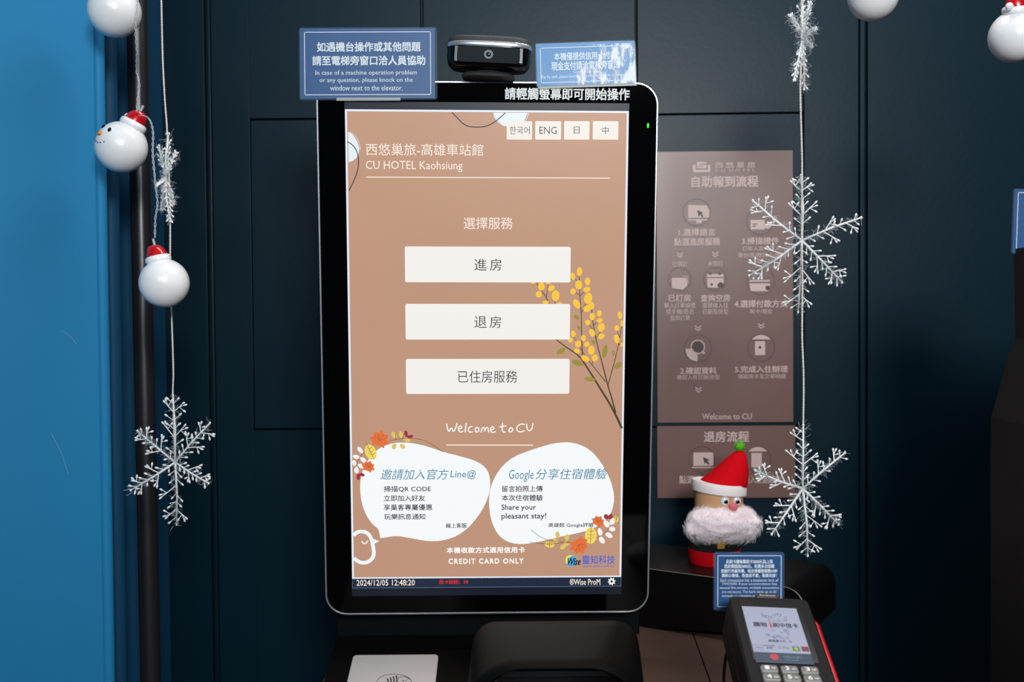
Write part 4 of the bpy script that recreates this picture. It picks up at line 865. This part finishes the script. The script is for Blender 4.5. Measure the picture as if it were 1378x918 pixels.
for lab, segs, Y in (('clear fairy light cable linking the three snowman bulbs on the left', [[(186, -30, .03), (185, 0, .03), (182.5, 40, .03), (184.5, 70, .04), (184, 95, .06), (187.5, 115, .06), (185, 135, .06), (184, 152, .06)], [(188, 155, .06), (197, 157, .05), (203, 165, .03), (206, 180, .02), (205.5, 205, .01), (207.5, 230), (210, 255), (212, 275), (209, 295), (208.5, 322)]], 1.20),
                     ('clear fairy light cable above the two snowman bulbs on the right', [[(1190, -60), (1185, -50), (1183, -62)], [(1366, -60), (1364, -50), (1366, -30)]], 1.11)):
    m = MB()
    org_ = P(*segs[0][0][:2], Y)
    for sgm in segs: twisted(m, curve_pts(sgm, Y), .0005, 60, .0009)
    m.v = [tuple(Vector(v)-org_) for v in m.v]
    tag(m.build('fairy_light_cable', wire, smooth=True, mw=Matrix.Translation(org_)), lab, 'cable')

# ============================================================ SNOWFLAKES
flake = mat('white_flake_plastic', (252, 251, 251), rough=.3, sss=.1); tins = mat('iridescent_tinsel', (150, 215, 205), rough=.15, metal=.4, alpha=.75); tinw = mat('white_tinsel', (225, 225, 230), rough=.3, alpha=.7)
teal = mat('teal_glint_foil', (30, 190, 150), rough=.2, metal=.3)
def snowflake(label, c_px, tips, Y, seed, fold=False, br=1.0, spread=1.0):
    rnd = random.Random(seed); c = P(c_px[0], c_px[1], Y)
    o = thing('snowflake_ornament', label, 'ornament', c, 'plastic snowflakes')
    av = Vector((0, -1, 0))
    for tx, ty in tips:
        dy = rnd.uniform(-.012, .012); tip = P(tx, ty, Y+dy)-c; L_ = tip.length; u = tip.normalized()
        s = u.cross(av).normalized(); m = MB()
        bend = [Vector((0, 0, 0)), tip*.5+s*rnd.uniform(-.002, .002), tip]
        m.tube(bend, [.0013, .0011, .0008], 6)
        def tw(base, d, l, r_=.0006, tipball=True):
            e = base+d*l; m.tube([base, e], [r_, r_*.8], 5, cap=False)
            if tipball:
                q = d.to_track_quat('Z', 'Y').to_matrix(); m.ball(e, .0011*br, .0011*br, .0021*br, 7, 5, q)
        m.ball(tip, .0013, .0013, .0018, 7, 5)
        n_ = 8 if not fold else 9
        for k in range(1, n_):
            t_ = k/n_; base = tip*t_
            for sd in (-1, 1):
                if rnd.random() < .10: continue
                jit = Vector((rnd.uniform(-.1, .1), rnd.uniform(-.35, .35), rnd.uniform(-.1, .1)))
                spr = rnd.uniform(.75, 1.05)*spread if not fold else rnd.uniform(.2, .45)
                d = (u*.62+s*sd*spr*.8+jit).normalized()
                if k in (3, 6) and not fold:
                    l = L_*(.30 if k == 3 else .22)*rnd.uniform(.85, 1.1); tw(base, d, l, .0007)
                    for q_ in (.58,):
                        for s2 in (-1, 1): tw(base+d*l*q_, (d*.6+s2*(u if s2*sd < 0 else s*sd)*.7).normalized(), L_*.10, .0005)
                else: tw(base, d, L_*rnd.uniform(.09, .15), .0005)
        m.build('arm', flake, o, smooth=True)
    tm, tw_, tg_ = MB(), MB(), MB()
    for i in range(650 if not fold else 900):
        tp = rnd.choice(tips); t_ = rnd.random()**.8; b_ = (P(tp[0], tp[1], Y)-c)*t_+Vector((rnd.gauss(0, .0015), rnd.gauss(0, .002), rnd.gauss(0, .0015)))
        d = Vector((rnd.gauss(0, 1), rnd.gauss(0, 1), rnd.gauss(0, 1))).normalized(); l = rnd.uniform(.003, .009)
        e = b_+d*l; mid = (b_+e)/2+Vector((rnd.gauss(0, .0008),)*3)
        (tm if i % 10 == 0 else tw_).tube([b_, mid, e], .00014, 3, cap=False)
        if i % 16 == 0:
            s_ = d.orthogonal().normalized()*.0006; k = len(tg_.v); tg_.v += [tuple(b_), tuple(b_+s_), tuple(b_+d*.0032+s_), tuple(b_+d*.0032)]; tg_.f.append((k, k+1, k+2, k+3))
    for nm, mb_, mt_ in (('tinsel', tw_, tinw), ('iridescent_tinsel', tm, tins), ('foil_glint', tg_, teal)):
        q = mb_.build(nm, mt_, o); q['kind'] = 'stuff'
    return o
snowflake('open white snowflake hanging left of the kiosk beside the black pipe', (235.8, 622.3), [(232.7, 532), (282.6, 569.5), (280.7, 650.6), (237.5, 706), (176, 660), (185, 580)], 1.25, 1, br=1.2)
snowflake('larger open white snowflake hanging in front of the tall brown poster', (1079.1, 323.7), [(1078, 236), (1013, 270), (1159, 293), (1133, 380), (1074, 420), (1008, 371)], 1.10, 2)
snowflake('lower open white snowflake hanging right of the santa doll', (1080.2, 657.5), [(1081, 572), (1016, 633), (1137, 609.5), (1128.5, 706), (1087, 748), (1038.5, 719)], 1.10, 3)
snowflake('crumpled closed white snowflake bunched on the left string', (223, 238), [(227, 180), (214, 196), (236, 205), (229, 298), (218, 282), (234, 275), (211, 250)], 1.25, 4, fold=True)
snowflake('crumpled closed white snowflake bunched at the top of the right string', (1080, 50), [(1078, -25), (1091, 3), (1064, 20), (1098, 38), (1068, 108), (1083, 120), (1092, 62)], 1.10, 5, fold=True)
strm = mat('white_cotton_string', (236, 226, 214), rough=.8)
for lab, pts, Y in (('white cotton string carrying the snowflakes left of the kiosk', [(216.5, -30), (217.5, 20), (219, 80), (221.5, 130), (224.5, 170), (225.5, 200), (228, 250), (229, 300), (229, 345), (230, 400), (231.5, 440), (233.3, 500), (232.7, 535), (235.8, 622.3)], 1.25),
                    ('beige cotton string carrying the snowflakes right of the kiosk', [(1078.5, -30), (1078.5, 60), (1077, 120), (1078.5, 180), (1079.5, 230), (1079, 323), (1080, 380), (1079.5, 450), (1081.5, 510), (1081, 570), (1080.2, 657)], 1.10)):
    m = MB(); pp = curve_pts(pts, Y)
    if Y > 1.15: pp = [q+Vector((0, 0, 0)) for q in pp]
    twisted(m, pp, .00065); org_ = pp[-1].copy()
    m.v = [tuple(Vector(v)-org_) for v in m.v]
    tag(m.build('snowflake_string', strm, smooth=True, mw=Matrix.Translation(org_)), lab, 'string')

bpy.data.objects.remove(_fo)
